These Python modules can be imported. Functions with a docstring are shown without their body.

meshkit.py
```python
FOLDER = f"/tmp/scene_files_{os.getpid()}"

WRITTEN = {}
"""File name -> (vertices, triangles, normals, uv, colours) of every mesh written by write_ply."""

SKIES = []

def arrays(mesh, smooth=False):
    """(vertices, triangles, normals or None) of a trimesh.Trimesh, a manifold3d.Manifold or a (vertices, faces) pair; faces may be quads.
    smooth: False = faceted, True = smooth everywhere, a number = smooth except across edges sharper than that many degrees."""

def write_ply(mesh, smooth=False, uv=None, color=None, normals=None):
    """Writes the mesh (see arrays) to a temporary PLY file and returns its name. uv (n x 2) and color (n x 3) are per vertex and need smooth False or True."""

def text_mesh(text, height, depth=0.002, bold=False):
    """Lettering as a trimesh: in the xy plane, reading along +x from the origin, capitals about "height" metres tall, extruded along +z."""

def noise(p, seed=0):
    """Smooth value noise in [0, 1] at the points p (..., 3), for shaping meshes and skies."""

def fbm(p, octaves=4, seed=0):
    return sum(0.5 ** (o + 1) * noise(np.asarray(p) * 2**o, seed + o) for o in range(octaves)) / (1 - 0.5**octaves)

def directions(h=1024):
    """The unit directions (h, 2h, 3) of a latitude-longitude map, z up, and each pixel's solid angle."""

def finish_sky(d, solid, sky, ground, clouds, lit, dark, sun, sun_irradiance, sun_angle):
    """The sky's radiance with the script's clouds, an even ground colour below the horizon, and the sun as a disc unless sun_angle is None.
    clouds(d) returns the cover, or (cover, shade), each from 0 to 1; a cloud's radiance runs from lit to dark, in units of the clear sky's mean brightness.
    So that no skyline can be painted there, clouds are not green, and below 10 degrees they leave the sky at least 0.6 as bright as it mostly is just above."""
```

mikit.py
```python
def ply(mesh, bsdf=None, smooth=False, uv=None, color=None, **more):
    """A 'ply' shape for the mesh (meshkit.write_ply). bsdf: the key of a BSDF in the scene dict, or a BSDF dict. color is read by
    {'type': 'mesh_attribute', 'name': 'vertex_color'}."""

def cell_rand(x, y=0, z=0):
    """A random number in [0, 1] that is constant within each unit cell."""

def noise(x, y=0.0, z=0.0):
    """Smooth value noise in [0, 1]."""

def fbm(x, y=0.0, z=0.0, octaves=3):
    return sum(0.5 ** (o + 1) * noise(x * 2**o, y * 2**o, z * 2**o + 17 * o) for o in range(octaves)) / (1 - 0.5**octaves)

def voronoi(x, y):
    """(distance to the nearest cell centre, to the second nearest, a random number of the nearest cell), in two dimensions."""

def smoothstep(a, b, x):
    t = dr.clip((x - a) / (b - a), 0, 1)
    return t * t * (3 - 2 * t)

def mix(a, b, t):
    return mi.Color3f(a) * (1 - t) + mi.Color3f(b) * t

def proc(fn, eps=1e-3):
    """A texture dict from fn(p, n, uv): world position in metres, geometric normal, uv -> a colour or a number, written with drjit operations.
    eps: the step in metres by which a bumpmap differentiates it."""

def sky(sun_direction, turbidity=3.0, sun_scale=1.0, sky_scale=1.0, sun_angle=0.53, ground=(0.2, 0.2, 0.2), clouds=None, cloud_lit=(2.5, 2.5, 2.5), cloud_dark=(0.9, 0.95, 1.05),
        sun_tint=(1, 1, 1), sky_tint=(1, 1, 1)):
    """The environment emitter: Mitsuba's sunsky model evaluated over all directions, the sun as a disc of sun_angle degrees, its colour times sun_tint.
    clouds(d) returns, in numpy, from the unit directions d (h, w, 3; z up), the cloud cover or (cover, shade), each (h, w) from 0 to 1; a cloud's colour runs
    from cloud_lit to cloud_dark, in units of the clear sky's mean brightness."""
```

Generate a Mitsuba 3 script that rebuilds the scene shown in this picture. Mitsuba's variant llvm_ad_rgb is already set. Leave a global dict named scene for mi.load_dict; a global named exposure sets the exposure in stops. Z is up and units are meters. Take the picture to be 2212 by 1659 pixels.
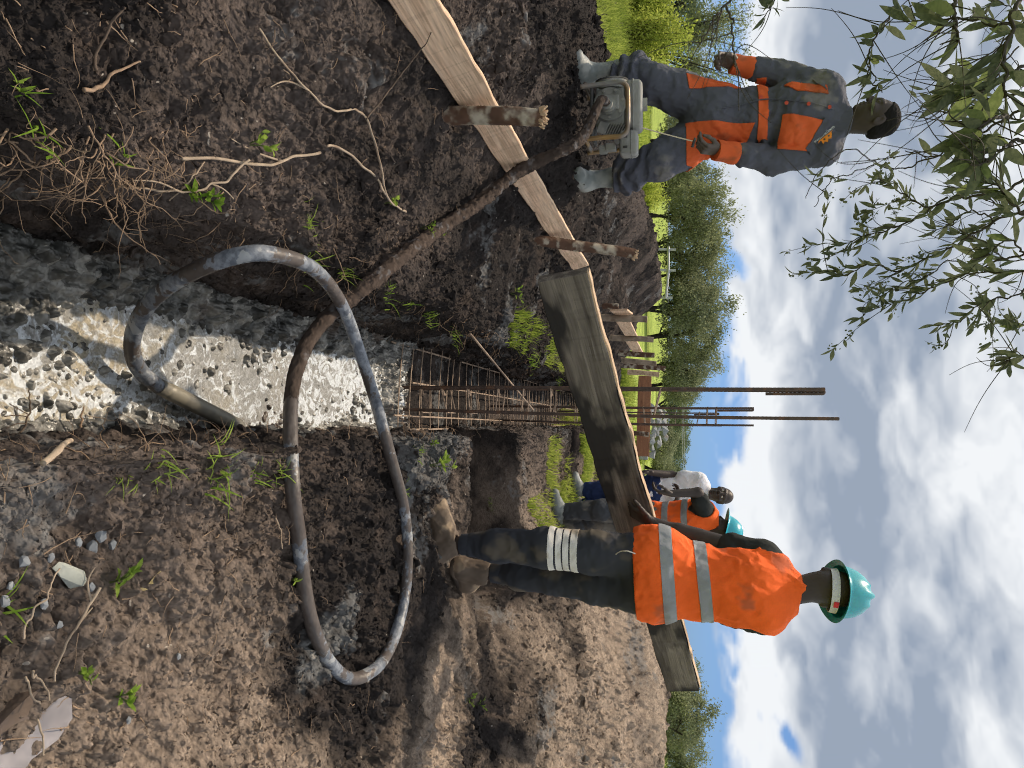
import math
import numpy as np
import trimesh
import drjit as dr
import mitsuba as mi
import mikit
import meshkit
from meshkit import noise as nnoise, fbm as nfbm
from mikit import ply, proc, noise, fbm, voronoi, smoothstep, mix, cell_rand

# ------------------------------------------------------------------ camera, light, exposure
# The photographer held the phone on its side: the picture's right is up.
PW, PH, FOCAL = 2212.0, 1659.0, 1620.0           # picture units used for measuring
PITCH, YAW, CAM_H = math.radians(11.8), math.radians(3.0), 1.02
CAM = np.array([0.0, 0.0, CAM_H])
FWD = np.array([-math.sin(YAW) * math.cos(PITCH), math.cos(YAW) * math.cos(PITCH), -math.sin(PITCH)])
RGT = np.array([math.cos(YAW), math.sin(YAW), 0.0])
UPV = np.cross(RGT, FWD)
T = mi.ScalarTransform4f
scene, labels = {'type': 'scene'}, {}
scene['camera'] = {
    'type': 'perspective', 'fov': 2 * math.degrees(math.atan(PW / 2 / FOCAL)), 'fov_axis': 'x',
    'near_clip': 0.02, 'far_clip': 3000.0,
    'to_world': T().look_at(origin=CAM.tolist(), target=(CAM + FWD).tolist(), up=(-RGT).tolist()),
}
SUN = np.array([-0.34, 0.40, 0.86]); SUN /= np.linalg.norm(SUN)
exposure = 1.3


def clouds(d):
    """Broken cumulus: blue gaps low over the trees, bright heads above them, grey bellies, brighter again higher up."""
    az = np.degrees(np.arctan2(d[..., 0], d[..., 1]))
    el = np.degrees(np.arcsin(np.clip(d[..., 2], -1, 1)))
    q = d * np.array([7.5, 7.5, 15.0])
    wob = np.stack([nfbm(q * .9 + 7, 4, 31) - .5, nfbm(q * .9 + 19, 4, 37) - .5, nfbm(q * .9 + 29, 4, 39) - .5], -1)
    big = nfbm(q * .8 + wob * 1.6 + 3.0, 6, 5)
    fine = nfbm(q * 2.4 + wob * 3.4 + 11.0, 6, 9)
    dens = .6 * big + .4 * fine
    cover = np.clip((dens - .49 + .085 * (el - 3.4)) / .16, 0, 1)
    hole = np.exp(-((az - 21.0) / 1.3) ** 2 - ((el - 7.6 - .45 * (az - 21)) / .55) ** 2)
    cover = np.clip(cover - 1.3 * hole * np.clip((fine - .36) / .12, 0, 1), 0, 1)
    cover = cover * cover * (3 - 2 * cover)
    belly = nfbm(q * .62 + wob * 1.5 + 23.0, 6, 15)
    rows = np.interp(el, [0, 3, 5.2, 7.0, 9.0, 12, 15.5, 19, 23, 30, 60], [.35, .35, .06, .30, .82, .92, .74, .42, .12, .15, .25])
    shade = np.clip(rows + (belly - .5) * 2.7 + (fine - .5) * 1.15, 0, 1)
    return cover, shade


scene['sky'] = mikit.sky(SUN.tolist(), turbidity=3, sun_scale=1.1, sun_angle=1.2, clouds=clouds,
                         cloud_lit=(3.7, 3.8, 3.9), cloud_dark=(1.32, 1.58, 2.0), sky_tint=(.75, .95, 1.2))


# ------------------------------------------------------------------ placing helpers
def ray(xd, yd):
    return FWD + RGT * ((yd - PH / 2) / FOCAL) + UPV * ((xd - PW / 2) / FOCAL)


def P(xd, yd, Y):
    """The point at forward distance Y (metres along the trench) that was measured at (xd, yd)."""
    r = ray(xd, yd)
    return CAM + r * (Y / r[1])


def PZ(xd, yd, z):
    r = ray(xd, yd)
    return CAM + r * ((z - CAM_H) / r[2])


def PX(xd, yd, X):
    r = ray(xd, yd)
    return CAM + r * (X / r[0])


def unit(v):
    v = np.asarray(v, float)
    return v / (np.linalg.norm(v) + 1e-12)


# ------------------------------------------------------------------ scene book-keeping
def fresh(key):
    if key not in scene and key not in labels and not any(k.startswith(key + '__') for k in scene):
        return key
    n = 1
    while True:
        k = f'{key}_{n:03d}'
        if k not in scene and k not in labels and not any(q.startswith(k + '__') for q in scene):
            return k
        n += 1


def tag(key, label=None, category=None, group=None, kind=None):
    d = labels.setdefault(key, {})
    for n, v in (('label', label), ('category', category), ('group', group), ('kind', kind)):
        if v:
            d[n] = v
    return key


def thing(name, label, category, group=None):
    k = fresh(name)
    return tag(k, label, category, group)


def put(name, mesh, bsdf, parent=None, smooth=False, label=None, kind=None, **kw):
    """One entry of the scene; a part when it has a parent."""
    key = fresh(f'{parent}__{name}' if parent else name)
    scene[key] = ply(mesh, bsdf, smooth=smooth, **kw)
    if label or kind:
        tag(key, label, kind=kind)
    return key


def put_at(name, base, M, parent=None):
    """A copy of an already written shape dict under another transform."""
    key = fresh(f'{parent}__{name}' if parent else name)
    scene[key] = {**base, 'to_world': T(np.asarray(M, float).tolist())}
    return key


# ------------------------------------------------------------------ mesh helpers
def cat(ms):
    ms = [m for m in ms if m is not None and len(m.faces)]
    vs, fs, o = [], [], 0
    for m in ms:
        vs.append(np.asarray(m.vertices)); fs.append(np.asarray(m.faces) + o); o += len(m.vertices)
    return trimesh.Trimesh(np.vstack(vs), np.vstack(fs), process=False)


def smooth_path(pts, n):
    pts = np.asarray(pts, float)
    from scipy.interpolate import CubicSpline
    s = np.r_[0, np.cumsum(np.linalg.norm(np.diff(pts, axis=0), axis=1) ** .6 + 1e-6)]
    cs = CubicSpline(s, pts, bc_type='natural')
    t = np.linspace(0, s[-1], n)
    fine = cs(np.linspace(0, s[-1], n * 8))
    L = np.r_[0, np.cumsum(np.linalg.norm(np.diff(fine, axis=0), axis=1))]
    tt = np.interp(np.linspace(0, L[-1], n), L, np.linspace(0, s[-1], n * 8))
    return cs(tt)


def frames(p):
    t = np.gradient(p, axis=0)
    t /= np.linalg.norm(t, axis=1, keepdims=True) + 1e-12
    a0 = np.array([0, 0, 1.0]) if abs(t[0, 2]) < .9 else np.array([1.0, 0, 0])
    a = np.cross(t[0], a0); a /= np.linalg.norm(a)
    A = []
    for k in range(len(p)):
        a = a - t[k] * (a @ t[k]); a /= np.linalg.norm(a) + 1e-12
        A.append(a)
    A = np.array(A)
    return t, A, np.cross(t, A)


def tube(pts, r, sides=8, caps=True, prof=None):
    p = np.asarray(pts, float)
    n = len(p)
    r = np.broadcast_to(np.asarray(r, float), (n,))
    t, a, b = frames(p)
    ang = np.arange(sides) * 2 * np.pi / sides
    rr = r[:, None] * (np.ones((n, sides)) if prof is None else prof)
    v = p[:, None] + rr[..., None] * (np.cos(ang)[None, :, None] * a[:, None] + np.sin(ang)[None, :, None] * b[:, None])
    v = v.reshape(-1, 3)
    i, j = np.meshgrid(np.arange(n - 1), np.arange(sides), indexing='ij')
    q = np.stack([i * sides + j, i * sides + (j + 1) % sides, (i + 1) * sides + (j + 1) % sides, (i + 1) * sides + j], -1).reshape(-1, 4)
    f = np.vstack([q[:, [0, 1, 2]], q[:, [0, 2, 3]]])
    if caps:
        v = np.vstack([v, p[0], p[-1]])
        k0, k1 = n * sides, n * sides + 1
        j = np.arange(sides)
        f = np.vstack([f, np.c_[np.full(sides, k0), (j + 1) % sides, j],
                       np.c_[np.full(sides, k1), (n - 1) * sides + j, (n - 1) * sides + (j + 1) % sides]])
    return trimesh.Trimesh(v, f, process=False)


def rod(a, b, r, sides=8):
    return tube(np.array([a, b], float), r, sides)


def bx(size, bevel=.0):
    """A box about the origin with chamfered edges."""
    sx, sy, sz = np.asarray(size, float) / 2
    if bevel <= 0:
        return trimesh.creation.box(extents=size)
    c = min(bevel, .45 * min(sx, sy, sz) * 2)
    pts = []
    for x in (-1, 1):
        for y in (-1, 1):
            for z in (-1, 1):
                pts += [(x * (sx - c), y * (sy - c), z * sz), (x * (sx - c), y * sy, z * (sz - c)), (x * sx, y * (sy - c), z * (sz - c))]
    return trimesh.convex.convex_hull(np.array(pts))


def basis(x, y, z, o=(0, 0, 0)):
    M = np.eye(4)
    M[:3, 0], M[:3, 1], M[:3, 2], M[:3, 3] = x, y, z, o
    return M


def moved(m, M):
    m = m.copy(); m.apply_transform(M); return m


def rotz(a):
    return trimesh.transformations.rotation_matrix(a, [0, 0, 1])


def grid_faces(nr, nc):
    i, j = np.meshgrid(np.arange(nr - 1), np.arange(nc - 1), indexing='ij')
    a = i * nc + j
    return np.vstack([np.stack([a, a + 1, a + nc + 1], -1).reshape(-1, 3), np.stack([a, a + nc + 1, a + nc], -1).reshape(-1, 3)])


def sstep(a, b, x):
    t = np.clip((x - a) / (b - a), 0, 1)
    return t * t * (3 - 2 * t)


# ------------------------------------------------------------------ implicit modelling: smooth unions meshed by surface nets
class Blob:
    def __init__(self, lo, hi, h):
        self.h = h
        self.lo = np.asarray(lo, float)
        self.n = np.ceil((np.asarray(hi, float) - self.lo) / h).astype(int) + 1
        self.F = np.full(self.n, 1.0, np.float32)
        self.ax = [self.lo[k] + h * np.arange(self.n[k]) for k in range(3)]

    def _sub(self, lo, hi):
        a = np.clip(np.floor((lo - self.lo) / self.h).astype(int), 0, self.n)
        b = np.clip(np.ceil((hi - self.lo) / self.h).astype(int) + 1, 0, self.n)
        sl = tuple(slice(a[k], b[k]) for k in range(3))
        if any(b[k] <= a[k] for k in range(3)):
            return None, None
        g = np.stack(np.meshgrid(*[self.ax[k][sl[k]] for k in range(3)], indexing='ij'), -1)
        return sl, g

    def _join(self, sl, d, k, mode):
        F = self.F[sl]
        if mode == 'sub':
            d = -d
            hh = np.maximum(k - np.abs(F - d), 0) / max(k, 1e-9)
            self.F[sl] = np.maximum(F, d) + hh * hh * k * .25
        else:
            hh = np.maximum(k - np.abs(F - d), 0) / max(k, 1e-9)
            self.F[sl] = np.minimum(F, d) - hh * hh * k * .25

    def cone(self, a, b, ra, rb, k=.02, mode='add', flat=None):
        """Tapered capsule; flat=(direction, factor) squashes the section along that direction."""
        a, b = np.asarray(a, float), np.asarray(b, float)
        m = max(ra, rb) * 1.35 + k * 1.5 + .02
        sl, g = self._sub(np.minimum(a, b) - m, np.maximum(a, b) + m)
        if sl is None:
            return self
        ba = b - a
        t = np.clip(((g - a) @ ba) / (ba @ ba + 1e-12), 0, 1)
        q = g - a - t[..., None] * ba
        if flat is not None:
            w = unit(flat[0])
            c = q @ w
            q = q + (c * (1 / flat[1] - 1))[..., None] * w
        d = np.linalg.norm(q, axis=-1) - (ra + (rb - ra) * t)
        if flat is not None:
            d = d * min(1, flat[1] * 1.15)
        self._join(sl, d, k, mode)
        return self

    def chain(self, pts, rs, k=.02, flat=None):
        for i in range(len(pts) - 1):
            self.cone(pts[i], pts[i + 1], rs[i], rs[i + 1], k, 'add', flat)
        return self

    def ell(self, c, r, R=None, k=.02, mode='add'):
        c, r = np.asarray(c, float), np.asarray(r, float)
        m = r.max() * 1.2 + k * 1.5 + .02
        sl, g = self._sub(c - m, c + m)
        if sl is None:
            return self
        q = g - c
        if R is not None:
            q = q @ np.asarray(R)             # columns of R: the ellipsoid's axes
        k0 = np.linalg.norm(q / r, axis=-1)
        k1 = np.linalg.norm(q / (r * r), axis=-1)
        d = np.where(k1 > 1e-9, k0 * (k0 - 1) / np.maximum(k1, 1e-9), -r.min())
        self._join(sl, d, k, mode)
        return self

    def box(self, c, half, R=None, rad=.01, k=.01, mode='add'):
        c, half = np.asarray(c, float), np.asarray(half, float)
        m = np.linalg.norm(half) + k + .02
        sl, g = self._sub(c - m, c + m)
        if sl is None:
            return self
        q = g - c
        if R is not None:
            q = q @ np.asarray(R)
        q = np.abs(q) - (half - rad)
        d = np.linalg.norm(np.maximum(q, 0), axis=-1) + np.minimum(q.max(-1), 0) - rad
        self._join(sl, d, k, mode)
        return self

    def cut(self, point, normal, k=.004):
        """Takes away what lies on the normal's side of the plane."""
        n = unit(normal)
        g = (self.ax[0][:, None, None] - point[0]) * n[0] + (self.ax[1][None, :, None] - point[1]) * n[1] + (self.ax[2][None, None, :] - point[2]) * n[2]
        self.F = np.maximum(self.F, g).astype(np.float32)
        return self

    def grid(self):
        return np.stack(np.meshgrid(*self.ax, indexing='ij'), -1)

    def displace(self, fn, band=.05):
        """Adds fn(points) to the field near the surface."""
        near = np.abs(self.F) < band
        idx = np.nonzero(near)
        g = np.stack([self.ax[k][idx[k]] for k in range(3)], -1)
        self.F[near] += fn(g).astype(np.float32)
        return self

    def mesh(self):
        F = np.pad(self.F, 1, constant_values=1.0)
        lo, h = self.lo - self.h, self.h
        n = np.array(F.shape)
        s = F < 0
        cnt = np.zeros(n - 1, np.int8)
        acc = np.zeros((*(n - 1), 3), np.float32)
        num = np.zeros(n - 1, np.float32)
        for dx in (0, 1):
            for dy in (0, 1):
                for dz in (0, 1):
                    cnt += s[dx:n[0] - 1 + dx, dy:n[1] - 1 + dy, dz:n[2] - 1 + dz]
        act = (cnt > 0) & (cnt < 8)
        ids = np.full(n - 1, -1, np.int64)
        idx = np.array(np.nonzero(act)).T
        ids[act] = np.arange(len(idx))
        acc = np.zeros((len(idx), 3)); num = np.zeros(len(idx))
        corners = [(a, b, c) for a in (0, 1) for b in (0, 1) for c in (0, 1)]
        val = {c: F[idx[:, 0] + c[0], idx[:, 1] + c[1], idx[:, 2] + c[2]] for c in corners}
        for c in corners:
            for ax in range(3):
                if c[ax] == 0:
                    e = list(c); e[ax] = 1; e = tuple(e)
                    f0, f1 = val[c], val[e]
                    cr = (f0 < 0) != (f1 < 0)
                    t = np.where(cr, f0 / np.where(cr, f0 - f1, 1), 0)
                    pt = np.tile(np.array(c, float), (len(idx), 1)); pt[:, ax] += t
                    acc[cr] += pt[cr]; num[cr] += 1
        v = lo + h * (idx + acc / np.maximum(num, 1)[:, None])
        faces = []
        for ax in range(3):
            u, w = (ax + 1) % 3, (ax + 2) % 3
            sl0 = [slice(1, n[k] - 1) for k in range(3)]; sl1 = list(sl0)
            sl0[ax] = slice(0, n[ax] - 1); sl1[ax] = slice(1, n[ax])
            a, b = s[tuple(sl0)], s[tuple(sl1)]
            for want, flip in ((a & ~b, False), (~a & b, True)):
                e = np.array(np.nonzero(want)).T
                e[:, u] += 1; e[:, w] += 1
                def cell(du, dw):
                    q = e.copy(); q[:, u] += du; q[:, w] += dw
                    return ids[q[:, 0], q[:, 1], q[:, 2]]
                q = np.stack([cell(-1, -1), cell(0, -1), cell(0, 0), cell(-1, 0)], -1)
                if flip:
                    q = q[:, ::-1]
                faces += [q[:, [0, 1, 2]], q[:, [0, 2, 3]]]
        return trimesh.Trimesh(v, np.vstack(faces), process=False)


def vnormals(v, f):
    n = np.zeros_like(v)
    fn = np.cross(v[f[:, 1]] - v[f[:, 0]], v[f[:, 2]] - v[f[:, 0]])
    for k in range(3):
        np.add.at(n, f[:, k], fn)
    return n / (np.linalg.norm(n, axis=1, keepdims=True) + 1e-12)


def patch(mesh, planes, lift=.004, back=.006):
    """The piece of a garment inside the planes [(point, inward normal), ...], as its own cloth piece standing a little proud."""
    m = mesh
    for p, n in planes:
        m = trimesh.intersections.slice_mesh_plane(m, unit(n), p, cap=False)
        if len(m.faces) == 0:
            return None
    v, inv = np.unique(np.round(m.vertices, 6), axis=0, return_inverse=True)
    f = inv.reshape(-1)[m.faces]
    f = f[(f[:, 0] != f[:, 1]) & (f[:, 1] != f[:, 2]) & (f[:, 0] != f[:, 2])]
    n = vnormals(v, f)
    top = v + n * lift
    low = v + n * (lift - back)
    e = np.vstack([f[:, [0, 1]], f[:, [1, 2]], f[:, [2, 0]]])
    key = {}
    for a, b in e:
        key[(a, b)] = 1
    be = np.array([(a, b) for (a, b) in key if (b, a) not in key])
    N = len(v)
    F = [f]
    if len(be):
        F += [np.c_[be[:, 1], be[:, 0], be[:, 0] + N], np.c_[be[:, 1], be[:, 0] + N, be[:, 1] + N]]
    return trimesh.Trimesh(np.vstack([top, low]), np.vstack(F), process=False)


def R3(x, y):
    """Rotation whose columns are x, y', z with y made square to x."""
    x = unit(x); y = np.asarray(y, float); y = unit(y - x * (y @ x))
    return np.stack([x, y, np.cross(x, y)], 1)
# ------------------------------------------------------------------ materials of the ground
TR_L, TR_R, TR_Z = -0.485, 0.055, -0.55          # the trench: left and right wall, floor
CONC_END = 4.25                                   # the concrete is poured up to here


def soil_col(p, n, uv):
    a = fbm(p.x * 1.3, p.y * 1.3, p.z * 1.3, 4)
    b = fbm(p.x * 9, p.y * 9, p.z * 9 + 5, 3)
    c = noise(p.x * 150, p.y * 150, p.z * 150)
    c2 = noise(p.x * 60, p.y * 60, p.z * 60)
    side = smoothstep(-.2, 1.6, p.x)
    dry = smoothstep(.42, .70, a + .35 * (b - .5) + side * .20 - (1 - side) * .05)
    base = mix(mi.Color3f(.0185, .0152, .0142), mix(mi.Color3f(.080, .064, .056), mi.Color3f(.30, .235, .18), side), dry)
    base = mix(base, mi.Color3f(.075, .056, .046), smoothstep(.52, .7, b) * .4)
    base = base * (.35 + .85 * c + .55 * c2)
    # splashes of grey slurry and pale specks
    g = fbm(p.x * 3.1 + 9, p.y * 3.1, p.z * 3.1, 3)
    near = smoothstep(.8, .05, dr.abs(p.x + .2)) * .10
    base = mix(base, mi.Color3f(.17, .175, .175), smoothstep(.66, .76, g + near + .30 * (b - .5) + .12 * (c2 - .5)) * (.15 + .6 * c2))
    w = noise(p.x * 55 + 3, p.y * 55, p.z * 55)
    return mix(base, mi.Color3f(.42, .38, .33), smoothstep(.94, .97, w) * .7)


def soil_bump(p, n, uv):
    return fbm(p.x * 85, p.y * 85, p.z * 85, 4)


scene['soil'] = {'type': 'twosided', 'bsdf': {'type': 'bumpmap', 'scale': .016, 'tex': proc(soil_bump),
                 'nested': {'type': 'principled', 'base_color': proc(soil_col), 'roughness': .93, 'specular': .25}}}


# ------------------------------------------------------------------ relief
def worley(x, y, cell, seed, rmin, rmax, keep=1.0):
    """Heights of half-buried round clods, one at most per cell."""
    X, Y = x / cell, y / cell
    ix, iy = np.floor(X).astype(np.int64), np.floor(Y).astype(np.int64)
    out = np.zeros_like(x)
    for a in (-1, 0, 1):
        for b in (-1, 0, 1):
            cx, cy = ix + a, iy + b
            h = (cx * 374761393 + cy * 668265263 + seed * 1442695) & 0xFFFFFFFF
            h = ((h ^ (h >> 13)) * 1274126177) & 0xFFFFFFFF
            h = h ^ (h >> 16)
            u, v, w, k = (h & 255) / 255., ((h >> 8) & 255) / 255., ((h >> 16) & 255) / 255., ((h >> 24) & 255) / 255.
            r = (rmin + (rmax - rmin) * w * w) * (k < keep)
            d2 = (cx + .5 + .45 * (u * 2 - 1) - X) ** 2 + (cy + .5 + .45 * (v * 2 - 1) - Y) ** 2
            out = np.maximum(out, np.sqrt(np.maximum(r * r - d2, 0)))
    return out * cell


def crumbs(x, y, amp=1.0):
    s = np.stack([x, y, 0 * x], -1)
    wx = x + .012 * (nnoise(s * 40, 3) - .5) + .05 * (nnoise(s * 9, 4) - .5)
    wy = y + .012 * (nnoise(s * 40 + 9, 5) - .5) + .05 * (nnoise(s * 9 + 9, 6) - .5)
    patchy = sstep(.34, .66, nfbm(s * 2.2, 3, 21))
    z = .55 * worley(wx, wy, .15, 1, .15, .52, .55) * (.35 + .65 * patchy)
    z = z + .75 * worley(wx, wy, .058, 2, .2, .62, .8) * (.3 + .7 * patchy)
    z = z + 1.0 * worley(wx, wy, .026, 3, .25, .65) * (.5 + .5 * patchy) + .9 * worley(wx, wy, .0135, 4, .2, .62, .9)
    z = z + .085 * (nfbm(s * 5, 3, 8) - .5) + .045 * (nfbm(s * 22, 3, 12) - .5)
    # hollows where lumps were torn out, heel marks
    z = z - (.85 * worley(wx + 3.3, wy, .105, 9, .12, .40, .42) + .8 * worley(wx, wy + 1.7, .045, 10, .2, .45, .45)) * (.4 + .6 * sstep(.42, .6, nfbm(s * 1.6 + 5, 3, 25)))
    z = z + .06 * (nfbm(s * 1.9, 2, 14) - .5)
    return z * amp


def tops(y):
    y = np.asarray(y, float)
    crest = np.interp(y, [0, 3.5, 4.5, 6.4, 8.5, 10.5, 14, 18], [.60, .60, .57, .62, .74, .84, .88, .8])
    return crest


def left_z(x, y):
    t = TR_L - x
    z = np.interp(t, [0, .08, .4, .75, .80, 1.02, 1.35, 1.8, 2.3, 3.2, 9], [-.03, -.01, .07, .19, .26, .40, .475, 0, -.25, -.6, -.6])
    front = np.interp(t, [0, .08, .4, .72, .80, 1.02, 1.35], [-.03, -.01, .07, .19, .26, .40, .475])
    crest = tops(y)
    k = np.interp(y, [0, 3, 6, 9, 20], [1., 1., .95, .9, .9])
    z = np.where(t < 1.35, front * k, 0)
    up = .475 * k + (crest - .475 * k) * sstep(1.35, 1.85, t)
    down = crest * (1 - sstep(1.95, 3.3, t)) - .04 * sstep(2.6, 3.3, t)
    z = np.where(t >= 1.35, np.minimum(up, np.where(t > 1.85, down, 9)), z)
    # the spoil heap ends where the stakes with the cross board stand
    end = 1 - sstep(13.5, 17.0, y)
    z = z + .15 * np.exp(-((x + 1.40) / .22) ** 2 - ((y - 4.30) / .22) ** 2) * (x < -1.27)
    return z * end + (-.03) * (1 - end)


def pit(x, y, x0, x1, y0, y1, s):
    return np.minimum(np.minimum(sstep(x0 - s, x0 + s, x), 1 - sstep(x1 - s, x1 + s, x)), np.minimum(sstep(y0 - s, y0 + s, y), 1 - sstep(y1 - s, y1 + s, y)))


def right_z(x, y):
    t = x - TR_R
    z = np.interp(t, [0, .1, .38, .52, .68, 1.2, 2.5, 9], [-.005, .0, -.012, -.01, .022, .08, .16, .2])
    far = sstep(3.0, 5.6, y)
    z = z * (1 - far) + .02 * far
    def heap(cx, cy, rx, ry, h, rot=0.):
        c, s = math.cos(rot), math.sin(rot)
        u, v = ((x - cx) * c + (y - cy) * s) / rx, (-(x - cx) * s + (y - cy) * c) / ry
        r = np.sqrt(u * u + v * v)
        return h * np.clip(1 - r, 0, 1) ** .9 * (1 - .25 * np.exp(-(r / .25) ** 2))
    z = z + heap(2.75, 5.6, 2.15, 2.2, 1.02, .3) * .98
    z = np.maximum(z, heap(2.75, 7.6, 2.1, 1.9, 1.36, .0))
    z = np.maximum(z, heap(5.2, 6.3, 2.6, 2.6, 1.15, .0))
    z = np.maximum(z, heap(2.3, 11.5, 2.2, 1.6, .65, .0))
    z = z + .10 * sstep(1.2, 2.6, x) * (1 - sstep(2.6, 5, y))
    # side trench towards the right, another one farther, and the soil edge in front of it
    q = pit(x + .18 * (y - 4.4), y, -9, .98, 3.82, 5.0, .05)
    z = z * (1 - q) + (-.5) * q
    q2 = pit(x, y, -9, 2.6, 7.75, 8.5, .06)
    z = z * (1 - q2) + (-.5) * q2
    return z


def ground_z(x, y):
    """Height of the bare ground under (x, y), scalar or arrays (without crumbs)."""
    x, y = np.asarray(x, float), np.asarray(y, float)
    return np.where(x < TR_L, left_z(x, y), np.where(x > TR_R, right_z(x, y), TR_Z))


YS = np.exp(np.linspace(math.log(.95), math.log(20.3), 980)) - .3


def strip(side):
    nb, nw = (430, 90) if side < 0 else (360, 60)
    Yb = np.repeat(YS[:, None], nb, 1)
    if side < 0:
        w = .72 * YS + 1.0
        s = np.linspace(0, 1, nb) ** 1.15
        Xb = TR_L - w[:, None] * s[None, :]
        zb = left_z(Xb, Yb)
    else:
        w = .60 * YS + 1.0
        s = np.linspace(0, 1, nb) ** 1.1
        Xb = TR_R + w[:, None] * s[None, :]
        zb = right_z(Xb, Yb)
    cr = crumbs(Xb, Yb)
    # the lip is worn and uneven
    lip = np.exp(-np.abs(Xb - (TR_L if side < 0 else TR_R)) / .06)
    zb = zb + cr * np.where(side < 0, 1.0, 1.0)
    wob = .05 * (nfbm(np.stack([YS * 1.7, 0 * YS + side, 0 * YS], -1), 3, 3) - .5) + .035 * (nfbm(np.stack([YS * 7, 0 * YS + side, 0 * YS], -1), 2, 4) - .5)
    sgn = -1 if side < 0 else 1
    Xb = Xb + sgn * (wob[:, None] + .02) * lip
    # trench end of the pits: the wall follows the ground height at the lip
    top = zb[:, 0]
    u = np.linspace(0, 1, nw)[None, :]
    Zw = top[:, None] * (1 - u) + (TR_Z - .06) * u
    Yw = np.repeat(YS[:, None], nw, 1)
    x0 = Xb[:, :1]
    lean = .05 if side < 0 else .035
    Xw = x0 - sgn * lean * u
    q = np.stack([Yw, Zw, 0 * Zw + side], -1)
    bump = .055 * (nfbm(q * np.array([3.0, 9, 1]), 4, 41) - .5) + .03 * (nfbm(q * np.array([14., 34, 1]), 3, 43) - .5) + worley(Yw, Zw, .05, 7, .2, .6, .7) * .55 + worley(Yw, Zw, .02, 8, .2, .6) * .5
    fade = np.minimum(1, u * 12)
    Xw = Xw - sgn * bump * fade
    if side < 0:
        X = np.hstack([Xb[:, ::-1], Xw[:, 1:]]); Y = np.hstack([Yb[:, ::-1], Yw[:, 1:]]); Z = np.hstack([zb[:, ::-1], Zw[:, 1:]])
    else:
        X = np.hstack([Xw[:, ::-1][:, :-1], Xb]); Y = np.hstack([Yw[:, ::-1][:, :-1], Yb]); Z = np.hstack([Zw[:, ::-1][:, :-1], zb])
    v = np.stack([X, Y, Z], -1).reshape(-1, 3)
    return trimesh.Trimesh(v, grid_faces(*X.shape), process=False)


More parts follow.
